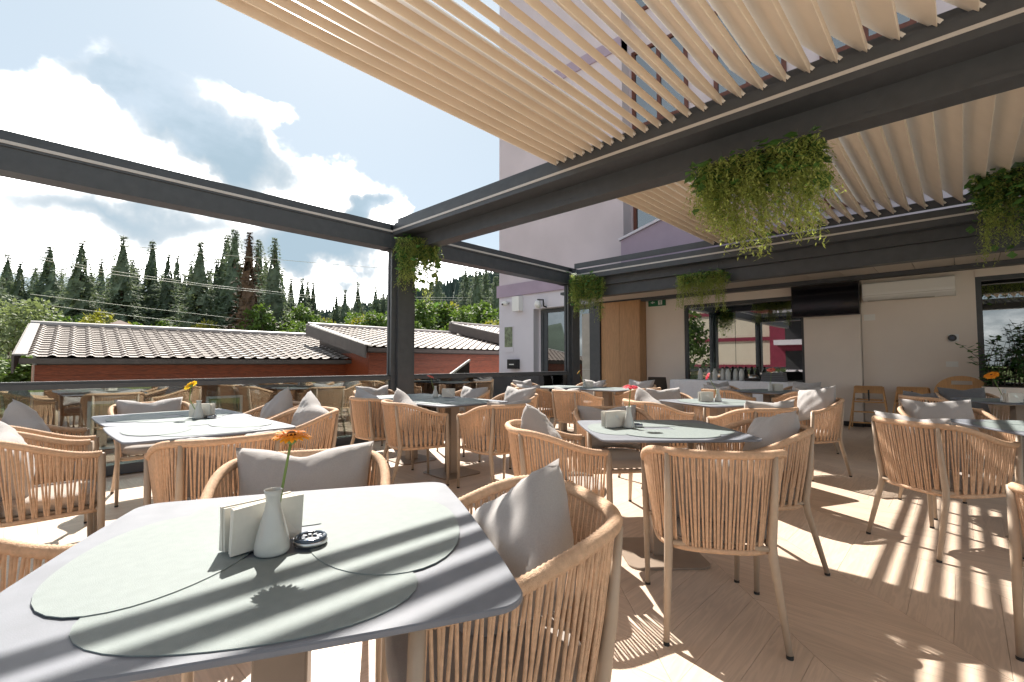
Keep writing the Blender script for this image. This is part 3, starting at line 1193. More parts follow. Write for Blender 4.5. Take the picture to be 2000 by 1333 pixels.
def place_chair(x_, y_, deg, label, near=False):
    """deg: direction the sitter looks, counted from +X"""
    t = thing('rope_chair', label, 'chair', (x_, y_, 0), R(deg - 90), 'rope tub chairs around the tables')
    link('top_rail', CP['top_rail'], t)
    link('seat_ring', CP['seat_ring'], t)
    link('seat_frame', CP['seat_frame'], t)
    link('seat_cushion', CP['seat_cushion'], t)
    for lg, fp in zip(CP['legs'], CP['foot_pos']):
        l_ = link('leg', lg, t)
        link('foot_cap', CP['foot'], l_, fp)
    if near:
        if 'strand_meshes' not in CP:
            CP['strand_meshes'] = [s_.mesh('rope_strand', 'rope', True) for s_ in CP['strands']]
        for me in CP['strand_meshes']:
            link('rope_strand', me, t)
    else:
        stuff(link('rope_weave', CP['rope_weave'], t))
    return t


# ------------------------------------------------------------------ pillows
def pillow_mesh(seed, w=0.50, h=0.36, th=0.085, material='pillow_fabric', fold=0.0):
    r_ = random.Random(seed)
    n, m_ = 22, 18
    mb = MB()
    vs, fs = [], []
    ph = [r_.uniform(0, 6.28) for _ in range(6)]
    dent = r_.uniform(-0.25, 0.25)
    for side in (1, -1):
        for j in range(m_ + 1):
            for i in range(n + 1):
                u, v = -1 + 2 * i / n, -1 + 2 * j / m_
                e = ((1 - u * u) * (1 - v * v))
                e = max(0.0, e) ** 0.42
                pin = 1 - 0.10 * (1 - abs(v) ** 1.5) * u * u - 0.0
                piv = 1 - 0.12 * (1 - abs(u) ** 1.6) * v * v
                x_ = u * w / 2 * pin
                z_ = v * h / 2 * piv
                # dent pressed into the top edge
                z_ -= fold * math.exp(-((u - dent) / 0.30) ** 2) * max(0, v) ** 1.5
                wr = 0.007 * math.sin(7 * u + 4 * v + ph[0]) * math.sin(5 * v + ph[1]) + 0.006 * math.sin(15 * (u - dent) * (1.2 + v) + ph[2]) * max(0, v)
                rad = math.exp(-((u - dent) / 0.5) ** 2) * max(0, v + 0.2)
                wr += 0.012 * fold / 0.05 * math.sin(13 * math.atan2(v - 1.1, (u - dent) * 1.3) + ph[3]) * rad * 0.6
                y_ = side * (th * e + wr * min(1, e * 1.6))
                vs.append((x_, y_, z_))
    k = (n + 1) * (m_ + 1)
    for s_ in (0, 1):
        for j in range(m_):
            for i in range(n):
                a = s_ * k + j * (n + 1) + i
                q = (a, a + 1, a + n + 2, a + n + 1)
                fs.append(q[::-1] if s_ == 0 else q)
    mb.add(vs, fs)
    me = mb.mesh('pillow', material, True)
    import bmesh
    bm = bmesh.new()
    bm.from_mesh(me)
    bmesh.ops.remove_doubles(bm, verts=bm.verts, dist=1e-5)
    bm.to_mesh(me)
    bm.free()
    return me


PM = [pillow_mesh(1, fold=0.028), pillow_mesh(2, fold=0.022), pillow_mesh(3, fold=0.035), pillow_mesh(4, fold=0.015), pillow_mesh(5, 0.43, 0.36, 0.105, fold=0.012)]
PMD = [pillow_mesh(6, material='dark_fabric', fold=0.02)]


def place_pillow(x_, y_, deg, label, k=0, dx=0.0, dy=-0.125, z=0.640, tilt=17, roll=0.0, yaw=0.0, dark=False):
    o = link('pillow', (PMD if dark else PM)[k % (1 if dark else len(PM))])
    if abs(roll) > 25 and dy < -0.1:
        dy = -0.065
    base = Matrix.Translation((x_, y_, 0)) @ Matrix.Rotation(R(deg - 90), 4, 'Z')
    loc = Matrix.Translation((dx, dy, z)) @ Matrix.Rotation(R(yaw), 4, 'Z') @ Matrix.Rotation(R(tilt), 4, 'X') @ Matrix.Rotation(R(roll), 4, 'Y')
    o.matrix_world = base @ loc
    return tag(o, label, 'pillow', 'pillows on the chairs')


# ------------------------------------------------------------------ tables
TS = 0.43
mb = MB(); mb.prism(bowed(TS, 0.052, 0.010), 0.738, 0.750, bevel=0.0025)
TOP = mb.mesh('table_top', 'table_laminate')
mb = MB(); mb.prism(rrect(0.36, 0.36, 0.05), 0.722, 0.7375)
SUBTOP = mb.mesh('support_plate', 'table_metal')
mb = MB(); mb.prism(rrect(0.055, 0.055, 0.006, 2), 0.0125, 0.7215)
COLM = mb.mesh('column', 'table_metal')
mb = MB(); mb.prism(rrect(0.235, 0.235, 0.075, 6), 0.0, 0.012, bevel=0.003)
BASE = mb.mesh('base_plate', 'table_metal')


def mat_outline(n=40):
    pts = []
    for i in range(n):
        a = 2 * PI * i / n
        k = 1 + 0.05 * math.cos(2 * a + 0.6) + 0.035 * math.sin(3 * a)
        pts.append((0.248 * k * math.cos(a), 0.178 * k * math.sin(a)))
    return pts


mb = MB(); mb.prism(mat_outline(), 0.0, 0.0018)
MATM = mb.mesh('placemat', 'mat_leather')


def place_table(x_, y_, deg, label, short, mats=4, group='square tables with placemats'):
    t = thing('dining_table', label, 'table', (x_, y_, 0), R(deg), group)
    link('table_top', TOP, t)
    link('support_plate', SUBTOP, t)
    link('column', COLM, t)
    link('base_plate', BASE, t)
    sides = ('far', 'right', 'near', 'left')
    for i in range(mats):
        a = R(deg) + i * PI / 2 + PI / 2
        o = link('placemat', MATM)
        ro = 0.228 if i % 2 == 0 else 0.262
        o.location = (x_ + ro * math.cos(a), y_ + ro * math.sin(a), 0.7503 + 0.0019 * ((i + 1) % 2) + 0.0001 * (i // 2))
        o.rotation_euler = (0, 0, a - PI / 2 + R(rnd.uniform(-5, 5)))
        d = Vector((math.cos(a), math.sin(a)))
        fw = -d.x * math.sin(R(YAW)) + d.y * math.cos(R(YAW))
        lt = d.x * math.cos(R(YAW)) + d.y * math.sin(R(YAW))
        pos = 'far' if fw > 0.75 else 'near' if fw < -0.75 else None
        if pos is None:
            pos = ('far' if fw > 0 else 'near') + (' right' if lt > 0 else ' left')
        tag(o, 'sage placemat on the %s of %s' % (pos, short), 'placemat', 'placemats')
    return t


# table descriptions
D = dict(
    T1='the nearest foreground table', T2='the middle table with the bright red gerbera',
    T3a='the window end of the left double table', T3b='the inner end of the left double table',
    T4a='the post end of the corner-post double table', T4b='the inner end of the corner-post double table',
    T5a='the glass end of the cabinet double table', T5b='the inner end of the cabinet double table',
    T6='the table with the small bent red flower', T7='the table in front of the buffet', T8='the striped-shade table at the right edge',
    T9='the orange gerbera table at the right edge')
T = dict(T1=(-1.12, 0.435, -28.4), T2=(-1.367, 2.73, 45), T3a=(-4.36, 0.84, 0), T3b=(-3.49, 0.82, 0), T4a=(-4.80, 3.30, -3), T4b=(-3.92, 3.20, -3),
         T5a=(-4.95, 6.45, 0), T5b=(-4.07, 6.45, 0), T6=(-1.86, 5.05, -28), T7=(-2.05, 7.55, -20), T8=(0.456, 4.465, 28.3), T9=(0.42, 7.35, 20))
for k, (x_, y_, a) in T.items():
    lab = 'square laminate pedestal table, ' + D[k]
    place_table(x_, y_, a, lab, D[k])

# chairs: x, y, facing, near?, pillow index (None: none) and pillow offsets
CH = [
    ('far side of the nearest foreground table', -1.72, 0.72, -28.4, True, dict(k=0, z=0.66, tilt=16)),
    ('right side of the nearest foreground table, big in front', -0.89, 0.87, -117, True, dict(k=4, z=0.650, tilt=24, roll=38, dy=-0.045, dx=0.0, yaw=8)),
    ('left side of the nearest foreground table', -1.53, -0.20, 61.6, True, None),
    ('camera side of the middle table, its back turned to us', -0.87, 2.24, 122, True, dict(k=3, z=0.605, tilt=20)),
    ('right side of the middle table', -0.93, 3.02, -131, False, dict(k=4, z=0.68, tilt=20, yaw=-10, roll=12)),
    ('far side of the middle table', -1.97, 3.22, -39, False, dict(k=1, z=0.64)),
    ('left side of the middle table', -1.76, 2.22, 50, False, dict(k=4, z=0.66, roll=52, tilt=24)),
    ('left of the left double table at the window end', -4.35, 0.14, 90, False, dict(k=4, z=0.66, roll=40)),
    ('left of the left double table at the inner end', -3.62, 0.10, 90, False, dict(k=4, z=0.64, roll=20)),
    ('right of the left double table at the window end', -4.47, 1.56, -90, False, dict(k=4, z=0.68, roll=35)),
    ('right of the left double table at the inner end', -3.74, 1.50, -88, False, dict(k=1, z=0.69, roll=-20)),
    ('window end of the left double table', -5.20, 0.86, 0, False, dict(k=0, z=0.66)),
    ('inner end of the left double table, behind the orange gerbera', -2.86, 0.76, 178, False, dict(k=0, z=0.64, tilt=28)),
    ('near side of the corner-post double table, post end', -4.60, 2.75, 88, False, dict(k=4, z=0.67, roll=15)),
    ('near side of the corner-post double table, inner end', -3.87, 2.68, 74, False, dict(k=4, z=0.66, roll=30)),
    ('inner end of the corner-post double table', -3.12, 3.08, 171, False, dict(k=1, z=0.66, tilt=24)),
    ('post end of the corner-post double table', -5.62, 3.34, 0, False, dict(k=2, z=0.68)),
    ('far side of the corner-post double table, post end', -4.75, 4.10, -90, False, dict(k=1, z=0.67)),
    ('far side of the corner-post double table, inner end', -3.85, 4.02, -93, False, dict(k=1, z=0.70)),
    ('near side of the cabinet double table, glass end', -4.66, 5.42, 86, False, dict(k=1, z=0.67)),
    ('near side of the cabinet double table, inner end', -3.85, 5.31, 82, False, dict(k=2, z=0.66)),
    ('inner end of the cabinet double table', -3.52, 6.44, 172, False, None),
    ('glass end of the cabinet double table', -5.72, 6.45, 0, False, dict(k=1, z=0.68)),
    ('far side of the cabinet double table, glass end', -4.95, 7.24, -90, False, dict(k=2, z=0.68)),
    ('far side of the cabinet double table, inner end', -4.02, 7.28, -92, False, dict(k=1, z=0.70)),
    ('left side of the table with the bent red flower', -2.20, 4.36, 58, False, dict(k=4, z=0.67, roll=30)),
    ('far side of the table with the bent red flower', -2.52, 5.40, -28, False, dict(k=3, z=0.68)),
    ('camera side of the table with the bent red flower', -1.30, 4.36, 150, False, dict(k=3, z=0.68)),
    ('right side of the table with the bent red flower', -1.20, 5.75, -120, False, dict(k=4, z=0.72, roll=10)),
    ('right end of the table in front of the buffet', -1.55, 7.25, 140, False, dict(k=1, z=0.68)),
    ('left side of the table in front of the buffet', -2.42, 6.90, 64, False, dict(k=1, z=0.68)),
    ('far right of the table in front of the buffet', -1.80, 8.24, -110, False, dict(k=4, z=0.70)),
    ('far left of the table in front of the buffet', -2.76, 7.90, -20, False, dict(k=1, z=0.68)),
    ('camera side of the striped-shade table at the right', -0.14, 4.095, 52, True, dict(k=1, z=0.66, tilt=22)),
    ('far side of the striped-shade table at the right', -0.08, 5.06, -60, False, dict(k=3, z=0.69, tilt=22)),
    ('window side of the orange gerbera table', 0.06, 7.98, -60, False, dict(k=0, z=0.68, dark=True)),
    ('left side of the orange gerbera table', -0.22, 6.95, 36, False, dict(k=3, z=0.67, dark=True)),
    ('right picture edge, only its arm showing', 0.48, 2.65, 121, False, dict(k=3, z=0.68)),
]
for i, (ds, x_, y_, a, near, pl) in enumerate(CH):
    place_chair(x_, y_, a, 'tan rope tub chair, ' + ds, near)
    if pl is not None:
        place_pillow(x_, y_, a, ('charcoal' if pl.get('dark') else 'grey') + ' pillow on the chair, ' + ds, **pl)

# ------------------------------------------------------------------ things on the tables
mb = MB()
mb.lathe([(0.020, 0.001), (0.031, 0.0), (0.034, 0.004), (0.0345, 0.012), (0.031, 0.035), (0.024, 0.062), (0.0165, 0.088), (0.0140, 0.104), (0.0150, 0.118), (0.0185, 0.130),
          (0.0165, 0.130), (0.0125, 0.116), (0.0115, 0.100)], 26)
VASE = mb.mesh('vase', 'ceramic', True)


def flower(x_, y_, z_, lean, height, material, label, size=0.045, face=None, bend=0.0):
    """gerbera standing in a vase: lean = (dx, dy) of the head"""
    t = thing('gerbera', label, 'flower', (x_, y_, z_))
    top = Vector((lean[0], lean[1], height))
    p0 = Vector((0, 0, 0.02))
    mid = p0.lerp(top, 0.55) + Vector((-lean[1], lean[0], 0)) * bend
    path = [p0, p0.lerp(mid, 0.5) * 1.0, mid, mid.lerp(top, 0.55), top]
    mb = MB(); mb.tube(path, [0.0028, 0.003, 0.003, 0.0028, 0.0032], 8)
    mb.build('stem', 'stem', t, True)
    d = Vector(face).normalized() if face else (top - mid).normalized()
    rot = d.to_track_quat('Z', 'Y').to_matrix().to_4x4()
    mw = Matrix.Translation(top) @ rot
    r_ = random.Random(int(abs(x_ * 1000)) + 5)
    mb = MB()
    for ring, (n, l_, up) in enumerate(((22, size, 0.002), (20, size * 0.86, 0.007), (16, size * 0.55, 0.010))):
        for i in range(n):
            a = 2 * PI * (i + 0.5 * ring) / n + r_.uniform(-0.05, 0.05)
            L_ = l_ * r_.uniform(0.9, 1.06)
            w_ = L_ * 0.13
            dz = r_.uniform(-0.004, 0.003)
            c_, s_ = math.cos(a), math.sin(a)
            pts = []
            for rr, ww, zz in ((0.16, 0.5, 0.0), (0.6, 1.0, 0.004), (0.9, 0.8, 0.002), (1.0, 0.15, -0.001)):
                for sg in (-1, 1):
                    pts.append(mw @ Vector((rr * L_ * c_ - sg * ww * w_ * s_, rr * L_ * s_ + sg * ww * w_ * c_, up + zz + dz * rr)))
            mb.add(pts, [(0, 1, 3, 2), (2, 3, 5, 4), (4, 5, 7, 6)])
    hd = mb.build('petals', material, t)
    mb = MB()
    mb.lathe([(0.003, -0.014), (0.009, -0.009), (0.0135, -0.001), (0.012, 0.003)], 12)
    mb.v = [tuple(mw @ Vector(p)) for p in mb.v]
    mb.build('calyx', 'stem', t, True)
    mb = MB()
    mb.lathe([(0.010, 0.006), (0.009, 0.013), (0.004, 0.016)], 12)
    mb.v = [tuple(mw @ Vector(p)) for p in mb.v]
    mb.build('eye', 'flower_eye', t, True)
    return t


def napkin_holder(x_, y_, z_, deg, label, w=0.15):
    t = thing('napkin_holder', label, 'napkin holder', (x_, y_, z_), R(deg), 'napkin holders')
    for s in (-1, 1):
        mb = MB()
        # steel clip: A-shaped bent plate each side
        pts = [(-0.040, 0.0), (-0.022, 0.05), (-0.008, 0.078), (0.008, 0.078), (0.022, 0.05), (0.040, 0.0)]
        inn = [(-0.026, 0.0), (-0.014, 0.038), (0.0, 0.05), (0.0, 0.05), (0.014, 0.038), (0.026, 0.0)]
        y0 = s * 0.026
        n = len(pts)
        for dy in (0, s * 0.0016):
            mb.add([(p[0], y0 + dy, p[1]) for p in pts] + [(p[0], y0 + dy, p[1]) for p in inn],
                   [(i, i + 1, n + i + 1, n + i) for i in range(n - 1)])
        mb.build('side_clip', 'steel', t)
    mb = MB(); mb.box(-0.042, 0.042, -0.028, 0.028, 0.0, 0.002)
    mb.build('bottom_plate', 'steel', t)
    r_ = random.Random(int(abs(x_) * 977))
    for i, yy in enumerate((-0.019, -0.0115, -0.004, 0.0035, 0.011, 0.0185)):
        mb = MB()
        dz, dx, sk = r_.uniform(-0.004, 0.006), r_.uniform(-0.004, 0.004), r_.uniform(-0.05, 0.05)
        hw = w / 2
        z0, z1 = 0.004, 0.095 + dz
        fl = 0.010 * (1 if i > 2 else -1)
        vs = []
        for yo in (-0.0032, 0.0032):
            for (xx, zz, fo) in ((-hw, z0, .9), (hw, z0, .9), (hw, z1, 1), (0, z1 + 0.001, 0.3), (-hw, z1, 1)):
                vs.append((xx + dx + sk * (zz - z0), yy + yo + fl * fo * (abs(xx) / hw) ** 2 * 0.8, zz))
        mb.add(vs, [(0, 1, 2, 3, 4), (9, 8, 7, 6, 5), (0, 5, 6, 1), (1, 6, 7, 2), (2, 7, 8, 3), (3, 8, 9, 4), (4, 9, 5, 0)])
        mb.build('napkin', 'paper', t)
    return t


def ashtray(x_, y_, z_, label):
    t = thing('ashtray', label, 'ashtray', (x_, y_, z_), 0, 'glass ashtrays')
    t.scale = (0.78, 0.78, 0.85)
    mb = MB()
    mb.lathe([(0.036, 0.0), (0.042, 0.003), (0.043, 0.020), (0.040, 0.0225), (0.035, 0.020), (0.031, 0.008), (0.0, 0.007)], 24)
    mb.build('bowl', 'smoke_glass', t, True)
    mb = MB()
    for i in range(10):
        a = 2 * PI * i / 10
        mb.box(-0.004, 0.004, 0.016, 0.030, 0.009, 0.019, Matrix.Rotation(a, 4, 'Z'))
    mb.build('cut_glass_ribs', 'glass_ash', t)
    mb = MB()
    mb.lathe([(0.0435, 0.004), (0.0445, 0.005), (0.0445, 0.013), (0.0435, 0.014)], 24)
    mb.build('rim_band', 'steel', t, True)
    return t


def set_table(x_, y_, fl, where, ang=20, dv=(0.0, 0.0), dn=(-0.055, 0.03), z=0.7543, ash=True):
    vx, vy = x_ + dv[0], y_ + dv[1]
    o = link('vase', VASE, None, (vx, vy, z))
    tag(o, 'white bud vase on ' + where, 'vase', 'bud vases')
    if fl:
        flower(vx, vy, z, **fl)
    napkin_holder(vx + dn[0], vy + dn[1], z, ang, 'white napkin holder on ' + where)
    if ash:
        ashtray(vx + rf(0.062, 0.045)[0], vy + rf(0.062, 0.045)[1], z, 'dark glass ashtray on ' + where)


rtv = Vector((math.cos(R(YAW)), math.sin(R(YAW))))      # picture right, on the floor plane
fwv = Vector((-math.sin(R(YAW)), math.cos(R(YAW))))


def rf(a, b_):
    v = rtv * a + fwv * b_
    return (v.x, v.y)


set_table(-1.062, 0.385, dict(lean=rf(0.022, 0.03), height=0.232, material='petal_orange', label='orange gerbera in the vase on the nearest foreground table', size=0.042,
                              face=(0.08, -0.02, 1.0)), D['T1'], ang=97, dn=rf(-0.042, 0.045))
set_table(-1.50, 2.62, dict(lean=rf(0.012, 0.0), height=0.245, material='petal_red', label='bright red gerbera in the vase on the middle table', size=0.052, bend=1.2,
                            face=(0.1, -0.1, 1)), D['T2'], ang=70, dn=rf(-0.085, 0.03))
set_table(-3.98, 0.92, dict(lean=rf(-0.075, 0.02), height=0.235, material='petal_yellow', label='yellow orange gerbera leaning left on the left double table', size=0.048, bend=0.5,
                            face=(-0.4, -0.35, 0.6)), 'the left double table', ang=44, dn=rf(-0.02, 0.07))
set_table(-4.50, 3.42, dict(lean=rf(-0.06, 0.0), height=0.235, material='petal_pink', label='pink gerbera on the corner-post double table', size=0.05,
                            face=(0.3, 0.2, 0.9)), 'the corner-post double table', ang=40, dn=rf(0.15, 0.0), ash=False)
set_table(-4.48, 6.42, dict(lean=rf(-0.09, 0.0), height=0.25, material='petal_yellow', label='yellow gerbera drooping on the cabinet double table', size=0.05, bend=0.6,
                            face=(-0.5, -0.4, 0.5)), 'the cabinet double table', ang=44, dn=rf(0.07, 0.03), ash=False)
set_table(-1.84, 5.02, dict(lean=rf(-0.10, 0.0), height=0.26, material='petal_red', label='small bent red gerbera on the table beyond the middle one', size=0.045, bend=0.5,
                            face=(-0.6, -0.5, 0.35)), D['T6'], ang=60, dn=rf(-0.12, 0.02), ash=False)
set_table(-2.0, 7.45, dict(lean=rf(0.02, 0.0), height=0.30, material='petal_pink', label='pale pink gerbera on the table in front of the buffet', size=0.06,
                           face=(0.0, -0.4, 0.7)), D['T7'], ang=60, dn=rf(0.11, 0.02), ash=False)
set_table(0.30, 7.0, dict(lean=rf(-0.12, 0.0), height=0.27, material='petal_orange', label='vivid orange gerbera on the table at the right edge', size=0.065,
                           face=(-0.3, -0.5, 0.8)), D['T9'], ang=44, dn=rf(0.0, -0.08), ash=False)

# ------------------------------------------------------------------ hanging planters
def leaf_quad(mb, p, d, up, w, l):
    d = d.normalized()
    s_ = d.cross(up)
    s_ = s_.normalized() if s_.length > 1e-6 else Vector((1, 0, 0))
    n_ = s_.cross(d)
    a = p
    m1 = p + d * l * 0.45 + s_ * w * 0.5 - n_ * w * 0.12
    m2 = p + d * l * 0.45 - s_ * w * 0.5 - n_ * w * 0.12
    e = p + d * l
    mb.add([a, m1, e, m2], [(0, 1, 2), (0, 2, 3)])


def planter(label, c, axis, length, drop, seed, depth=0.16, lush=0.25, tops=None, n_leaf=420, n_str=120):
    r_ = random.Random(seed)
    c = Vector(c)
    ax = Vector(axis).normalized()
    outw = Vector((ax.y, -ax.x, 0))
    t = thing('hanging_planter', label, 'hanging plant', c, group='hanging planters on the pergola')
    mb = MB()
    m_ = Matrix(((ax.x, outw.x, 0, 0), (ax.y, outw.y, 0, 0), (0, 0, 1, 0), (0, 0, 0, 1)))
    mb.box(-length * 0.42, length * 0.42, -depth * 0.35, depth * 0.35, -0.09, 0.03, m_)
    mb.build('trough', 'black_plastic', t)
    for u in (-0.3, 0.3):
        st = MB()
        st.box(u * length - 0.012, u * length + 0.012, -0.004, 0.004, 0.03, 0.16, m_)
        st.build('hanger_strap', 'anthracite', t)
    mb = MB()
    for i in range(n_leaf):
        u = r_.uniform(-0.5, 0.5)
        hang = abs(r_.gauss(0, 0.55)) * lush
        th = r_.uniform(0, 2 * PI)
        p = ax * (u * length) + outw * (depth * r_.uniform(-0.55, 0.75)) + Vector((0, 0, r_.uniform(-0.02, 0.10) - hang))
        d = outw * math.cos(th) + ax * math.sin(th) + Vector((0, 0, r_.uniform(-1.1, 0.45)))
        sz = r_.uniform(0.06, 0.135)
        leaf_quad(mb, p, d, Vector((r_.uniform(-.4, .4), r_.uniform(-.4, .4), 1)), sz * 0.75, sz)
    stuff(mb.build('broad_leaves', 'leaf_dark', t))
    mb = MB()
    tails = [-0.45 + 0.9 * (k + r_.uniform(0.15, 0.85)) / 7 for k in range(7)]
    tlen = [r_.uniform(0.65, 1.15) for k in range(7)]
    for i in range(n_str):
        tail = i % 5 < 2
        u = r_.uniform(-0.5, 0.5) if not tail else max(-0.5, min(0.5, tails[i % len(tails)] + r_.gauss(0, 0.022)))
        clump = 0.5 + 0.5 * math.sin(u * 23 + seed) * math.sin(u * 9 + seed * 2)
        L_ = drop * (0.30 + 0.78 * clump * r_.uniform(0.45, 1.0)) * (1 - 0.2 * abs(u)) * 0.72
        if tail:
            L_ = drop * tlen[i % 7] * r_.uniform(0.75, 1.0)
        p = ax * (u * length) + outw * (depth * r_.uniform(-0.5, 0.8)) + Vector((0, 0, 0.02))
        n = int(L_ / 0.016)
        dr = Vector((r_.uniform(-.1, .1), r_.uniform(-.1, .1), 0))
        for k in range(n):
            z = -L_ * k / n
            q = p + Vector((0, 0, z)) + dr * (k / n) + Vector((r_.gauss(0, .010), r_.gauss(0, .010), 0))
            th = r_.uniform(0, 2 * PI)
            d = Vector((math.cos(th), math.sin(th), r_.uniform(-1.5, 0.1)))
            leaf_quad(mb, q, d, Vector((0, 0, 1)), 0.012, r_.uniform(0.026, 0.050))
    stuff(mb.build('trailing_strands', 'leaf_trail', t))
    return t


planter('trailing plant hung on the left corner post between the beams', (-6.06, 4.26, 3.02), (0.6, 0.75, 0), 0.62, 0.92, 11, depth=0.34, lush=0.5, n_leaf=520, n_str=330)
planter('trailing plant hung on the rear corner post by the wood cabinet', (-5.98, 8.66, 3.05), (0.7, 0.6, 0), 0.72, 1.02, 12, depth=0.36, lush=0.5, n_leaf=520, n_str=360)
planter('large trailing plant hung under the middle cross beam', (-1.16, 4.10, 2.80), (1, 0, 0), 0.95, 0.84, 13, depth=0.24, lush=0.26, n_leaf=620, n_str=620)
planter('moss-like trailing plant hung under the rear beam above the buffet', (-3.38, 8.60, 2.76), (1, 0, 0), 0.84, 0.66, 14, depth=0.26, lush=0.12, n_leaf=160, n_str=420)
planter('leafy trailing plant hung at the right edge above the potted plant', (0.66, 7.75, 3.30), (1, -0.3, 0), 1.0, 1.15, 15, depth=0.34, lush=0.42, n_leaf=1200, n_str=320)

# ------------------------------------------------------------------ buffet, side chair, high chairs, potted plant
bu = thing('buffet_table', 'long buffet table under a white cloth before the restaurant window', 'table', (-3.45, 10.05, 0))
mb = MB()
n = 60
top, bot = [], []
hx, hy = 1.12, 0.30
pts = []
for i in range(4 * 24):
    s_ = i / 24
    e_, f_ = int(s_), s_ - int(s_)
    q = [(-hx + 2 * hx * f_, -hy), (hx, -hy + 2 * hy * f_), (hx - 2 * hx * f_, hy), (-hx, hy - 2 * hy * f_)][e_]
    pts.append(q)
vs = []
for ring, (z, o_) in enumerate(((0.80, 0.0), (0.785, 0.012), (0.45, 0.02), (0.03, 0.03))):
    for i, (x_, y_) in enumerate(pts):
        w_ = 1 + (o_ + (0.018 * ring * math.sin(i * 1.9) if ring > 1 else 0)) / 1.0
        nx_ = 1 if abs(x_) > hx - 1e-6 else 0
        sx, sy = (1 if x_ > 0 else -1), (1 if y_ > 0 else -1)
        d_ = o_ + (0.012 * (ring - 1) * math.sin(i * 1.7) if ring > 1 else 0)
        vs.append((x_ + (sx * d_ if nx_ else 0), y_ + (0 if nx_ else sy * d_), z))
m_ = len(pts)
fs = [tuple(range(m_))]
for r_ in range(3):
    for i in range(m_):
        j = (i + 1) % m_
        fs.append((r_ * m_ + i, (r_ + 1) * m_ + i, (r_ + 1) * m_ + j, r_ * m_ + j))
mb.add(vs, fs)
mb.build('tablecloth', 'linen', bu, False)
for sx in (-1, 1):
    for sy in (-1, 1):
        mb = MB(); mb.tube([(sx * 1.0, sy * 0.24, 0.0), (sx * 1.0, sy * 0.24, 0.78)], 0.018, 8)
        mb.build('leg', 'chair_metal', bu)
for i, x_ in enumerate((-4.02, -3.86, -3.72, -3.58, -3.46, -3.33, -3.20)):
    t = thing('carafe', 'white insulated carafe on the buffet, number %s from the left' % ('one two three four five six seven'.split()[i]), 'carafe', (x_, 10.0 + 0.05 * (i % 2), 0.801), 0, 'carafes on the buffet')
    mb = MB(); mb.lathe([(0.045, 0), (0.05, 0.01), (0.05, 0.15), (0.035, 0.20), (0.022, 0.225), (0.026, 0.24)], 16)
    mb.build('body', 'ceramic', t, True)
    mb = MB(); mb.lathe([(0.027, 0.241), (0.027, 0.262), (0.012, 0.275)], 12)
    mb.build('lid', 'black_plastic', t, True)
t = thing('covered_dish', 'low dark serving dish with lid on the buffet beside the carafes', 'serving dish', (-2.98, 10.02, 0.801))
mb = MB(); mb.box(-0.14, 0.14, -0.10, 0.10, 0.0, 0.05); mb.build('tray', 'black_plastic', t)
mb = MB(); mb.lathe([(0.10, 0.051), (0.098, 0.08), (0.07, 0.115), (0.02, 0.13)], 16); mb.build('lid', 'steel', t, True)
t = thing('cloth_bundle', 'folded grey table linen lying on the right end of the buffet', 'linen', (-2.62, 10.02, 0.801))
mb = MB()
for k in range(5):
    mb.box(-0.20 + 0.006 * k, 0.20 - 0.004 * k, -0.13, 0.13, 0.034 * k, 0.034 * k + 0.031)
mb.build('folded_cloths', 'dark_fabric', t)

t = thing('side_chair', 'dark brown plastic side chair standing by the window beside the buffet', 'chair', (-4.95, 9.95, 0), R(20))
mb = MB()
n = 8
vs = []
for j in range(7):
    for i in range(n + 1):
        u = -1 + 2 * i / n
        z = 0.52 + 0.33 * j / 6
        vs.append((0.21 * u * (1 - 0.12 * (j / 6) ** 2), -0.20 - 0.08 * j / 6 + 0.045 * (u * u), z))
fs = [(j * (n + 1) + i, j * (n + 1) + i + 1, (j + 1) * (n + 1) + i + 1, (j + 1) * (n + 1) + i) for j in range(6) for i in range(n)]
o_ = len(vs)
vs += [(x_, y_ - 0.012, z_) for x_, y_, z_ in vs]
fs += [tuple(o_ + i for i in f[::-1]) for f in fs]
mb.add(vs, fs)
mb.build('backrest', 'dark_wicker', t, True)
mb = MB(); mb.prism(rrect(0.22, 0.22, 0.06), 0.43, 0.455); mb.build('seat', 'dark_wicker', t)
for sx in (-1, 1):
    mb = MB(); mb.tube([(sx * 0.19, 0.19, 0.44), (sx * 0.21, 0.22, 0.0)], [0.015, 0.011], 8); mb.build('leg', 'dark_wicker', t)
    mb = MB(); mb.tube([(sx * 0.20, -0.20, 0.60), (sx * 0.19, -0.19, 0.43), (sx * 0.21, -0.25, 0.0)], [0.013, 0.015, 0.011], 8); mb.build('leg', 'dark_wicker', t)


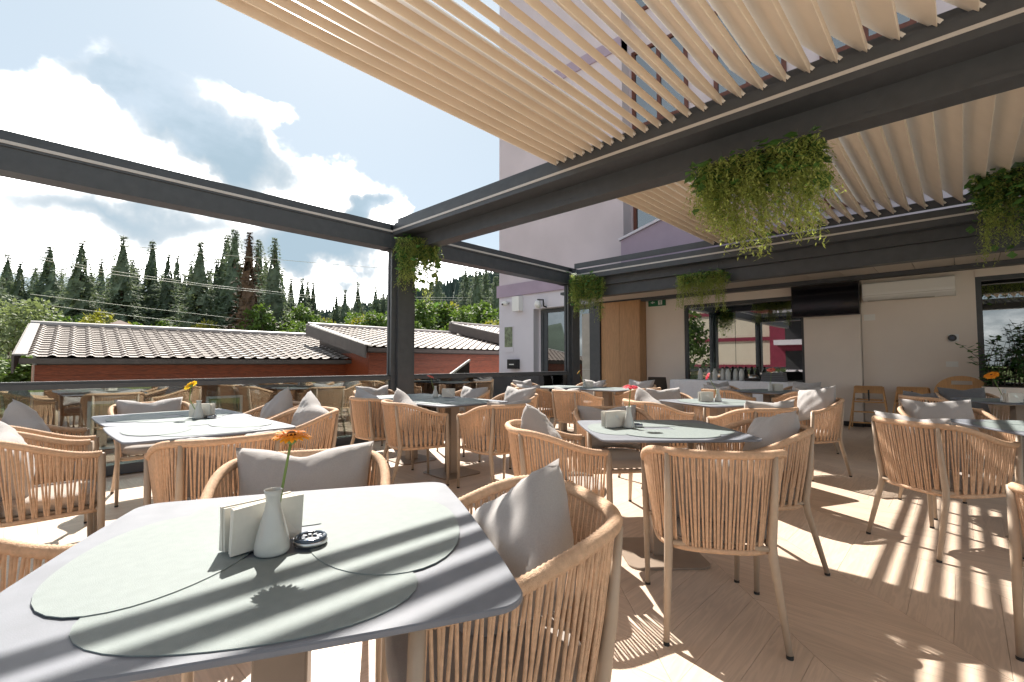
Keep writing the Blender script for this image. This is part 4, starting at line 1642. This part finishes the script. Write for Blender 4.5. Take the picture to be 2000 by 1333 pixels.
def high_chair(x_, y_, deg, label):
    t = thing('high_chair', label, 'high chair', (x_, y_, 0), R(deg), 'wooden high chairs along the wall')
    for s in (-1, 1):
        mb = MB()
        mb.tube([(s * 0.28, -0.24, 0.0), (s * 0.19, -0.02, 0.74)], 0.016, 4); mb.build('leg', 'beech', t)
        mb = MB()
        mb.tube([(s * 0.27, 0.24, 0.0), (s * 0.20, 0.06, 0.74)], 0.016, 4); mb.build('leg', 'beech', t)
        mb = MB(); mb.box(s * 0.215 - 0.012, s * 0.215 + 0.012, -0.12, 0.14, 0.50, 0.535); mb.build('side_rail', 'beech', t)
    mb = MB(); mb.box(-0.19, 0.19, -0.10, 0.12, 0.735, 0.755); mb.build('tray', 'beech', t)
    mb = MB(); mb.box(-0.195, 0.195, -0.045, -0.025, 0.63, 0.732); mb.build('front_board', 'beech', t)
    for z in (0.12, 0.30, 0.47):
        mb = MB()
        yy = -0.24 + 0.22 * z / 0.74
        xx = 0.28 - 0.09 * z / 0.74
        mb.box(-xx, xx, yy - 0.006, yy + 0.05, z, z + 0.022); mb.build('step_board', 'beech', t)
    mb = MB(); mb.box(-0.18, 0.18, -0.05, 0.15, 0.505, 0.525); mb.build('seat', 'beech', t)
    mb = MB(); mb.box(-0.012, 0.012, -0.052, -0.046, 0.50, 0.69); mb.build('strap', 'rubber', t)
    return t


high_chair(-1.20, 10.28, 4, 'wooden high chair against the pillar foot')
high_chair(-0.62, 10.34, -4, 'second wooden high chair from the pillar, half hidden by chairs')
t = thing('round_back_high_chair', 'wooden baby seat with rounded back and hand slot near the planter', 'high chair', (-0.02, 10.25, 0))
for s in (-1, 1):
    for yy in (-0.2, 0.15):
        mb = MB(); mb.tube([(s * 0.30, yy, 0.0), (s * 0.26, yy * 0.8, 0.66)], 0.018, 4); mb.build('leg', 'beech', t)
mb = MB()
outer = [(0.33 * math.cos(PI * i / 20), 0.68 + 0.27 * math.sin(PI * i / 20)) for i in range(21)]
slot = [(0.09 * (1 if abs(a) < PI / 2 else -1) + 0.0 + 0.03 * math.cos(a), 0.86 + 0.025 * math.sin(a)) for a in [PI * 2 * i / 20 - PI for i in range(20)]]
cx, cz = 0.0, 0.80
vs, fs = [], []
import_inner = []
for i in range(40):
    a = 2 * PI * i / 40
    ix = max(-0.12, min(0.12, 0.16 * math.cos(a)))
    iz = 0.845 + max(-0.03, min(0.03, 0.06 * math.sin(a)))
    # matching outer point along the same angle
    dx, dz = math.cos(a), math.sin(a)
    k_ = 0.0
    while True:
        px_, pz_ = ix + dx * k_, iz + dz * k_
        inside = pz_ > 0.665 and ((px_ / 0.33) ** 2 + (max(0, pz_ - 0.68) / 0.27) ** 2) < 1
        if not inside or k_ > 1:
            break
        k_ += 0.004
    for yo in (0.0, 0.022):
        vs.append((ix, yo, iz)); vs.append((px_, yo, pz_))
for i in range(40):
    j = (i + 1) % 40
    a, c_ = i * 4, j * 4
    fs += [(a, a + 1, c_ + 1, c_), (a + 2, c_ + 2, c_ + 3, a + 3), (a, c_, c_ + 2, a + 2), (a + 1, a + 3, c_ + 3, c_ + 1)]
mb.add(vs, fs)
mb.build('back_panel', 'beech', t)
mb = MB(); mb.box(-0.33, 0.33, -0.26, 0.04, 0.60, 0.66); mb.build('tray', 'beech', t)
mb = MB(); mb.box(-0.30, 0.30, -0.02, 0.0, 0.40, 0.598); mb.build('front_board', 'beech', t)

pt = thing('potted_plant', 'dark bushy plant in a long cream planter at the right edge', 'plant', (1.0, 10.2, 0))
mb = MB(); mb.box(-0.80, 1.9, -0.30, 0.20, 0.0, 0.80); mb.build('planter_box', 'wall_cream', pt)
mb = MB(); mb.box(-0.76, 1.86, -0.26, 0.16, 0.80, 0.81); mb.build('soil', 'soil', pt)
r_ = random.Random(21)
mb = MB()
br = MB()
for i in range(110):
    x_ = r_.uniform(-0.8, 1.8)
    h_ = r_.uniform(0.2, 1.1) * (0.75 if x_ < -0.5 else 1)
    lean_ = Vector((r_.uniform(-0.35, 0.3), r_.uniform(-0.25, 0.05), 0))
    p0 = Vector((x_, r_.uniform(-0.2, 0.1), 0.80))
    path = [p0 + lean_ * t_ * t_ + Vector((0, 0, h_ * t_)) for t_ in (0, .35, .7, 1)]
    br.tube(path, [0.006, 0.005, 0.004, 0.002], 5)
    for k in range(26):
        t_ = r_.uniform(0.1, 1.0)
        p = p0 + lean_ * t_ * t_ + Vector((0, 0, h_ * t_))
        th = r_.uniform(0, 2 * PI)
        leaf_quad(mb, p, Vector((math.cos(th), math.sin(th), r_.uniform(-.4, .5))), Vector((0, 0, 1)), 0.07, r_.uniform(0.08, 0.15))
stuff(mb.build('leaves', 'leaf_dark', pt))
br.build('stems', 'bark', pt)

# ------------------------------------------------------------------ houses beyond the balustrade
def tiled_roof(mb, xe, ze, xr, zr, y0, y1, skew, pitch, rows, res=8):
    """wavy sheet-tile roof rising from the eave (xe) to the ridge (xr)"""
    nc = int((y1 - y0) / pitch)
    sl = math.hypot(xr - xe, zr - ze)
    ux, uz = (xr - xe) / sl, (zr - ze) / sl
    nx_, nz_ = -uz * -1, ux * -1
    nx_, nz_ = (uz, -ux) if -ux > 0 else (-uz, ux)
    ncol = nc * res + 1
    vs, fs = [], []
    for r_i in range(rows):
        for e_ in (0, 1):
            s_ = (r_i + e_) / rows * sl
            lift = 0.028 * (1 - e_)
            for c_ in range(ncol):
                ph = (c_ % res) / res
                wv = 0.042 * max(0.0, math.sin(PI * min(1, ph / 0.52))) ** 1.3 if ph < 0.52 else 0.0
                h_ = wv + lift
                y_ = y0 + c_ * pitch / res
                vs.append((xe + ux * s_ + nx_ * h_, y_ + skew * s_ / sl, ze + uz * s_ + nz_ * h_))
    for r_i in range(rows * 2 - 1):
        for c_ in range(ncol - 1):
            a = r_i * ncol + c_
            fs.append((a, a + ncol, a + ncol + 1, a + 1))
    mb.add(vs, fs)


def chalet(label, xe, ze, xr, zr, y0, y1, skew=0.0, pitch=0.316, rows=15):
    t = thing('chalet', label, 'house', (xe - 1.5, (y0 + y1) / 2, -2.6), group='chalets beyond the balustrade')
    mb = MB()
    tiled_roof(mb, xe, ze, xr, zr, y0 + 0.16, y1, skew, pitch, rows)
    rf_ = part(mb, 'roof_sheet', 'roof_sheet', t)
    # gable flashing and barge board on the near end
    sl = math.hypot(xr - xe, zr - ze)
    mb = MB()
    for (ya, yb, dz0, dz1) in ((y0 - 0.02, y0 + 0.17, 0.05, 0.085),):
        v = []
        for (x_, z_, sk) in ((xe + 0.02, ze, 0), (xr, zr, skew)):
            for yy in (ya, yb):
                for dz in (dz0, dz1):
                    v.append((x_, yy + sk, z_ + dz))
        mb.add(v, [(0, 1, 3, 2), (4, 6, 7, 5), (0, 4, 5, 1), (2, 3, 7, 6), (1, 5, 7, 3), (0, 2, 6, 4)])
    mb.build('gable_flashing', 'roof_flashing', rf_)
    mb = MB()
    v = []
    for (x_, z_, sk) in ((xe + 0.02, ze, 0), (xr - 0.1, zr, skew)):
        for yy in (y0 - 0.06, y0 - 0.021):
            for dz in (-0.33, 0.07):
                v.append((x_, yy + sk, z_ + dz))
    mb.add(v, [(0, 1, 3, 2), (4, 6, 7, 5), (0, 4, 5, 1), (2, 3, 7, 6), (1, 5, 7, 3), (0, 2, 6, 4)])
    mb.build('barge_board', 'barge_board', rf_)
    mb = MB()
    mb.tube([(xr, y0 - 0.02 + skew, zr + 0.05), (xr, y1 + skew, zr + 0.05)], 0.09, 8)
    mb.build('ridge_cap', 'roof_flashing', rf_)
    mb = MB()
    mb.box(xe - 0.10, xe - 0.03, y0 + 0.05, y1, ze - 0.13, ze - 0.01)
    part(mb, 'fascia_board', 'barge_board', t)
    # boarded wall: separate horizontal boards near the top, plain lower down
    xw = xe - 0.42
    z = ze - 0.16
    k = 0
    while z > -2.5:
        bh = 0.24
        if k < 9:
            mb = MB(); mb.box(xw - 0.03, xw + 0.012, y0 + 0.3, y1 - 0.1, z - bh + 0.008, z)
            part(mb, 'wall_board', 'red_boards', t)
        else:
            break
        z -= bh
        k += 1
    mb = MB()
    mb.box(xr + 0.1, xw - 0.031, y0 + 0.32, y1 - 0.12, -2.6, ze - 0.16)
    part(mb, 'wall', 'red_boards', t)
    mb = MB()
    v = [(xw, y0 + 0.33, ze - 0.16), (xr + 0.2, y0 + 0.33, ze - 0.16), (xr + 0.2, y0 + 0.33, zr - 0.06), (xw, y0 + 0.33, ze - 0.02)]
    v2 = [(a, y1 - 0.12, c_) for a, b_, c_ in v]
    mb.add(v + v2, [(0, 1, 2, 3), (7, 6, 5, 4), (0, 4, 5, 1), (1, 5, 6, 2), (2, 6, 7, 3), (3, 7, 4, 0)])
    part(mb, 'gable', 'barge_board', t)
    for wy in [y0 + 1.2 + 2.4 * i for i in range(int((y1 - y0 - 1.5) / 2.4))]:
        mb = MB(); mb.box(xw + 0.012, xw + 0.05, wy, wy + 0.9, -0.9, 0.25); w_ = part(mb, 'window', 'render_white', t)
        mb = MB(); mb.box(xw + 0.051, xw + 0.056, wy + 0.07, wy + 0.83, -0.83, 0.18); mb.build('pane', 'glass_window', w_)
    return t


chalet('long chalet with wavy brown tile roof directly beyond the left glass', -14.5, 1.27, -18.9, 2.21, 0.0, 8.5, 0.28)
chalet('stepped-up chalet roof with red boarded wall right of the corner post', -13.0, 1.64, -17.15, 2.50, 7.30, 15.5)
chalet('highest chalet roof, just showing beside the hotel corner', -13.0, 2.10, -17.15, 2.95, 13.9, 24.0)

t = thing('pavilion', 'small pavilion with brown pyramid roof behind the left chalet', 'pavilion', (-31.0, 3.6, -2.6))
mb = MB()
mb.add([(-2.6, -2.6, 4.55), (2.6, -2.6, 4.55), (2.6, 2.6, 4.55), (-2.6, 2.6, 4.55), (0, 0, 5.95)], [(0, 1, 4), (1, 2, 4), (2, 3, 4), (3, 0, 4), (3, 2, 1, 0)])
mb.build('roof', 'shingle_brown', t)
mb = MB(); mb.box(-2.2, 2.2, -2.2, 2.2, 0.0, 4.55); mb.build('wall', 'red_boards', t)
t = thing('shed', 'low red shed with dark flat roof at the left picture edge', 'shed', (-15.5, -1.6, -2.6))
mb = MB(); mb.box(-2.5, 0.9, -3.0, 1.2, 3.42, 3.60); mb.build('roof', 'barge_board', t)
mb = MB(); mb.box(-2.3, 0.7, -2.8, 1.0, 0.0, 3.42); mb.build('wall', 'red_boards', t)
mb = MB(); mb.box(0.701, 0.73, 0.2, 0.6, 2.5, 3.2); mb.build('window', 'glass_window', t)

# sloping handrail of an outside stair
t = thing('stair_rail', 'pale sloping handrail with dark stair cheek outside the glass', 'handrail', (-8.6, 6.0, -2.6))
a, b_ = at_depth(836, 764, 9.3), at_depth(917, 704, 10.6)
mb = MB(); mb.tube([a, b_], 0.028, 8); part(mb, 'handrail', 'white_plastic', t)
mb = MB()
q = [a, b_, Vector((b_.x, b_.y, b_.z - 0.35)), Vector((a.x, a.y, a.z - 0.35))]
q2 = [p + Vector((-0.05, -0.05, -0.03)) for p in q]
q = [p + Vector((0, 0, -0.03)) for p in q]
mb.add(q + q2, [(0, 1, 2, 3), (7, 6, 5, 4), (0, 4, 5, 1), (1, 5, 6, 2), (2, 6, 7, 3), (3, 7, 4, 0)])
part(mb, 'stair_cheek', 'black_plastic', t)

# ------------------------------------------------------------------ trees
def spruce_meshes(seed, H=20.0, spread=3.6, bare=0.12, dens=1.0, leaf='leaf_spruce', droop=0.28):
    r_ = random.Random(seed)
    tr = MB()
    tr.tube([(0, 0, 0), (0, 0, H * 0.5), (0, 0, H * 0.99)], [0.26, 0.16, 0.015], 7)
    cr = MB()
    prev = None
    for k in range(15):
        f = k / 14
        rr = spread * 0.40 * (1 - f) ** 0.85 + 0.03
        ring = []
        for q in range(10):
            a = 2 * PI * q / 10 + k * 0.3
            w_ = rr * r_.uniform(0.7, 1.25)
            ring.append((w_ * math.cos(a), w_ * math.sin(a), H * (bare * 1.02 + (0.96 - bare) * f) + r_.uniform(-.35, .25)))
        o_ = len(cr.v)
        cr.v += ring
        if prev is not None:
            cr.f += [(prev + q, prev + (q + 1) % 10, o_ + (q + 1) % 10, o_ + q) for q in range(10) if r_.random() > 0.22]
        prev = o_
    z = H * bare
    while z < H * 0.985:
        f = (z / H - bare) / (1 - bare)
        rad = spread * (1 - f) ** 0.80 * r_.uniform(0.62, 1.15) + 0.04
        nb = max(4, int((9.5 + 2 * r_.random()) * dens))
        a0 = r_.uniform(0, 2 * PI)
        for k in range(nb):
            if r_.random() < 0.10:
                continue
            a = a0 + 2 * PI * k / nb + r_.uniform(-0.25, 0.25)
            L_ = rad * r_.uniform(0.65, 1.12)
            d = Vector((math.cos(a), math.sin(a), 0))
            s_ = Vector((-d.y, d.x, 0))
            ns = max(2, int(L_ / 0.42))
            for i in range(ns):
                t0 = (i + 0.4) / ns
                p = d * (L_ * t0) + Vector((0, 0, z - droop * L_ * t0 * t0 + 0.10 * L_ * t0 * t0 * t0 * 1.2))
                for q in range(4):
                    w_ = 0.36 * (1.15 - t0 * 0.5) * (1.15 - 0.75 * f)
                    dd = d * r_.uniform(0.4, 1.0) + s_ * r_.uniform(-0.9, 0.9) + Vector((0, 0, r_.uniform(-0.65, 0.12)))
                    leaf_quad(cr, p + s_ * r_.uniform(-.25, .25) * (1 - t0 * .5) + Vector((0, 0, r_.uniform(-.12, .12))), dd, Vector((r_.uniform(-.5, .5), r_.uniform(-.5, .5), 1)), w_, r_.uniform(0.5, 0.9) * (1.1 - 0.7 * f))
        z += 0.36 + 0.22 * (1 - f)
    return tr.mesh('trunk', 'bark', True), cr.mesh('crown', leaf)


SP = [spruce_meshes(1, spread=6.0), spruce_meshes(2, spread=5.2, bare=0.18), spruce_meshes(3, spread=6.8, bare=0.08), spruce_meshes(4, spread=4.4, bare=0.30, dens=0.8),
      spruce_meshes(5, spread=5.0, bare=0.14)]
SPB = spruce_meshes(8, spread=3.6, bare=0.2, dens=0.75, leaf='leaf_brown')
SPT = [(-35, 480, 2), (30, 505, 0), (88, 472, 2), (150, 462, 0), (112, 520, 4), (205, 540, 1), (232, 453, 1), (290, 462, 2), (322, 490, 3), (340, 493, 3), (385, 464, 1), (418, 500, 4), (437, 452, 0),
       (452, 440, 1), (481, 443, 9), (500, 462, 4), (531, 458, 3), (565, 540, 4), (587, 540, 4), (598, 546, 1), (609, 549, 4), (655, 570, 4), (672, 562, 1), (697, 547, 4), (732, 555, 1), (747, 563, 4),
       (852, 525, 1), (909, 519, 4), (930, 522, 1), (948, 524, 4), (968, 535, 1), (1000, 530, 4), (262, 520, 4), (355, 530, 1), (190, 500, 4), (60, 515, 1), (130, 540, 4), (172, 525, 2), (215, 515, 0), (252, 500, 1), (310, 530, 0), (368, 505, 4), (405, 520, 0), (460, 505, 2), (492, 520, 0), (515, 500, 1), (545, 525, 0), (5, 490, 1)]
SPT.sort()
ordn = ['first', 'second', 'third', 'fourth', 'fifth', 'sixth', 'seventh', 'eighth', 'ninth', 'tenth', 'eleventh', 'twelfth']
words_n = {}


def nth(i):
    if i < 12:
        return ordn[i]
    tens = {1: 'tenth', 2: 'twentieth', 3: 'thirtieth', 4: 'fortieth', 5: 'fiftieth'}
    teens = ['thirteenth', 'fourteenth', 'fifteenth', 'sixteenth', 'seventeenth', 'eighteenth', 'nineteenth']
    if i < 19:
        return teens[i - 12]
    t_, u_ = divmod(i + 1, 10)
    if u_ == 0:
        return tens[t_]
    return {2: 'twenty', 3: 'thirty', 4: 'forty', 5: 'fifty'}[t_] + '-' + ordn[u_ - 1]


for i, (px_, py_, k) in enumerate(SPT):
    r_ = random.Random(i + 100)
    hh = 20.0 * r_.uniform(0.9, 1.1)
    d = (hh - 2.6 - CAMH) * FPX / (710.0 - py_)
    p = at_depth(px_, 710, d)
    me = SPB if k == 9 else SP[k]
    kind = 'dead brown spruce' if k == 9 else 'dark spruce'
    t = thing('spruce_tree', '%s beyond the chalet roofs, %s from the left' % (kind, nth(i)), 'tree', (p.x, p.y, -2.6), r_.uniform(0, 6.28), 'spruces beyond the chalets')
    sc_ = hh / 20.0
    t.scale = (sc_ * r_.uniform(0.9, 1.1), sc_ * r_.uniform(0.9, 1.1), sc_)
    link('trunk', me[0], t)
    stuff(link('crown', me[1], t))


def broad_meshes(seed, leaf, H=9.0, rad=3.2, n=2600, lf=0.42):
    r_ = random.Random(seed)
    tr = MB()
    tr.tube([(0, 0, 0), (0.1, 0, H * 0.35), (0, 0.1, H * 0.7)], [0.2, 0.15, 0.05], 7)
    cr = MB()
    blobs = []
    for i in range(16):
        a = r_.uniform(0, 2 * PI)
        zz = H * r_.uniform(0.30, 0.93)
        prof = math.sin(PI * min(1, max(0.05, (zz / H - 0.12) / 0.9))) ** 0.7
        rr = rad * prof * r_.uniform(0.25, 0.8)
        blobs.append((Vector((rr * math.cos(a), rr * math.sin(a), zz)), rad * r_.uniform(0.28, 0.5)))
    for i in range(n):
        c_, br_ = blobs[i % len(blobs)]
        d = Vector((r_.gauss(0, 1), r_.gauss(0, 1), r_.gauss(0, 1))).normalized()
        p = c_ + d * br_ * r_.uniform(0.6, 1.05)
        dd = d + Vector((r_.uniform(-1, 1), r_.uniform(-1, 1), r_.uniform(-1.1, .3)))
        leaf_quad(cr, p, dd, Vector((r_.uniform(-1, 1), r_.uniform(-1, 1), 1)), lf * 0.7, lf * r_.uniform(0.6, 1.2))
    for c_, br_ in blobs[:8]:
        tr.tube([(0, 0, H * 0.35), tuple(c_)], [0.07, 0.02], 5)
    return tr.mesh('trunk', 'bark', True), cr.mesh('crown', leaf)


BR = dict(g=broad_meshes(1, 'leaf_green'), g2=broad_meshes(2, 'leaf_green', rad=2.6), p=broad_meshes(3, 'leaf_pale', rad=3.6, n=4200, lf=0.34), y=broad_meshes(4, 'leaf_yellow', rad=2.9))
BT = [(18, 598, 27, 'p'), (-70, 610, 30, 'p'), (70, 690, 24, 'g2'), (185, 600, 46, 'y'), (125, 615, 48, 'g'), (330, 628, 60, 'g'), (355, 640, 55, 'y'), (400, 620, 52, 'y'), (425, 640, 56, 'g2'), (520, 598, 50, 'g'),
      (552, 618, 58, 'p'), (575, 625, 50, 'g'), (590, 600, 56, 'g2'), (628, 615, 60, 'y'), (660, 622, 60, 'y'), (685, 608, 64, 'g'), (712, 606, 62, 'y'), (735, 612, 60, 'g2'), (770, 612, 66, 'g'), (815, 590, 55, 'g2'), (842, 615, 58, 'g'),
      (868, 592, 60, 'g2'), (892, 585, 62, 'y'), (915, 600, 55, 'g'), (938, 592, 60, 'g2'), (960, 620, 52, 'y'), (978, 600, 58, 'g'), (470, 632, 56, 'g2'), (285, 632, 54, 'g'), (235, 625, 52, 'y'), (640, 632, 45, 'g2'), (800, 630, 48, 'g2')]
BT.sort()
for i, (px_, py_, d, k) in enumerate(BT):
    r_ = random.Random(i + 300)
    p = at_depth(px_, 710, d)
    top = CAMH + (710 - py_) / FPX * d
    hh = top + 2.6
    nm = {'g': 'mid green leafy tree', 'g2': 'narrow green leafy tree', 'p': 'pale grey-green willow', 'y': 'yellow-green leafy tree'}[k]
    t = thing('leafy_tree', '%s behind the chalets, %s leafy tree from the left' % (nm, nth(i)), 'tree', (p.x, p.y, -2.6), r_.uniform(0, 6.28), 'leafy trees behind the chalets')
    sz = hh / 9.0
    w_ = max(0.75, sz * 0.9)
    t.scale = (w_, w_, sz)
    link('trunk', BR[k][0], t)
    stuff(link('crown', BR[k][1], t))

# forested hills far behind
mb = MB()
r_ = random.Random(5)
ncol, nrow = 120, 14
vs, fs = [], []


def hill_h(az, t_):
    base = 66 + 22 * math.sin(az * 2.3 + 0.6) + 14 * math.sin(az * 6.1 + 2.0) + 34 * bez_smooth((az + 0.35) / 0.5)
    return -2.7 + base * bez_smooth(t_)


for j in range(nrow + 1):
    for i in range(ncol + 1):
        az = -1.7 + 3.0 * i / ncol
        d = 220 + 420 * j / nrow
        hd = az + R(YAW) * -1.0
        x_, y_ = math.sin(hd) * d, math.cos(hd) * d
        vs.append((x_, y_, hill_h(az, j / nrow) + r_.uniform(-1, 1)))
for j in range(nrow):
    for i in range(ncol):
        a = j * (ncol + 1) + i
        fs.append((a, a + 1, a + ncol + 2, a + ncol + 1))
mb.add(vs, fs)
struct(mb.build('hills', 'hill_forest', None, True))
mb = MB()
for i in range(5200):
    az = r_.uniform(-1.0, 0.9)
    t_ = r_.uniform(0.12, 1.0)
    d = 220 + 420 * t_
    hd = az - R(YAW)
    b0 = Vector((math.sin(hd) * d, math.cos(hd) * d, hill_h(az, t_) - 1))
    h_ = r_.uniform(11, 19)
    w_ = h_ * 0.19
    a0 = r_.uniform(0, 6)
    ring = [b0 + Vector((w_ * math.cos(a0 + 2 * PI * k / 5), w_ * math.sin(a0 + 2 * PI * k / 5), h_ * 0.1)) for k in range(5)]
    tip = b0 + Vector((0, 0, h_))
    mb.add(ring + [tip], [(k, (k + 1) % 5, 5) for k in range(5)])
o = mb.build('far_forest', 'far_spruce')
stuff(o)
o['label'] = 'distant spruce forest covering the hills'
o['category'] = 'forest'

# overhead wires
for lb, pts in (('highest overhead wire crossing before the spruces', [(-60, 449, 26), (340, 490, 34), (700, 521, 50), (1010, 538, 80)]),
                ('upper bright overhead wire of the middle pair', [(-60, 472, 24), (200, 527, 31), (400, 556, 40), (620, 579, 60), (1010, 583, 90)]),
                ('lower wire of the middle pair', [(-60, 478, 24), (220, 536, 32), (420, 562, 41), (620, 583, 60), (1010, 588, 90)]),
                ('lower overhead wire crossing below the middle pair', [(60, 575, 30), (300, 604, 38), (520, 629, 52), (640, 640, 62)]),
                ('lowest overhead wire, just above the chalet ridge', [(40, 590, 30), (260, 618, 38), (440, 638, 50), (560, 648, 60)])):
    ps = [at_depth(*p) for p in pts]
    path = []
    for a, b_ in zip(ps[:-1], ps[1:]):
        for k in range(8):
            path.append(a.lerp(b_, k / 8))
    path.append(ps[-1])
    mb = MB(); mb.tube(path, 0.021, 5)
    tag(mb.build('overhead_wire', 'wire'), lb, 'wire', 'overhead wires')

# ------------------------------------------------------------------ what the windows reflect: the far side of the square
t = thing('striped_hotel', 'cream banded hotel with maroon roof, seen mirrored in the window', 'building', (-22, -34, -2.6))
mb = MB(); mb.box(-13.0, 7.5, -8, 0, 0, 15.5); mb.build('wall', 'stripe_cream', t)
for z in (3.2, 6.2, 9.2, 12.2):
    mb = MB(); mb.box(-13.05, 7.55, 0.0, 0.12, z, z + 0.4); mb.build('band', 'maroon', t)
mb = MB()
mb.box(7.55, 22, -8, 1.5, 0, 10.5)
mb.build('wing', 'maroon', t)
for z in (2.6, 5.6, 8.6):
    mb = MB(); mb.box(8.2, 21, 1.5, 2.6, z, z + 0.5); mb.build('balcony', 'render_white', t)
    for x_ in (9.0, 11.6, 14.2, 16.8):
        mb = MB(); mb.box(x_, x_ + 1.5, 1.45, 1.56, z + 0.5, z + 2.4); mb.build('window', 'dark_room', t)
mb = MB()
mb.add([(6.5, 2.2, 10.5), (23, 2.2, 10.5), (23, -9, 10.5), (6.5, -9, 10.5), (8.5, -3.0, 17.0), (21, -3.0, 17.0)], [(0, 1, 5, 4), (1, 2, 5), (2, 3, 4, 5), (3, 0, 4)])
mb.build('roof', 'maroon', t)
for i, (x_, y_, s_, k) in enumerate(((-16.6, -16, 0.75, 'g'), (-19.5, -17, 0.8, 'g2'), (-22.0, -20, 0.9, 'g'), (-15.2, -24, 0.28, 'g2'))):
    tt = thing('leafy_tree', 'leafy tree mirrored in the window, %s from the left in the square' % nth(i), 'tree', (x_, y_, -2.6), i * 1.3, 'trees of the square')
    tt.scale = (s_, s_, s_ * 1.25)
    link('trunk', BR[k][0], tt)
    stuff(link('crown', BR[k][1], tt))
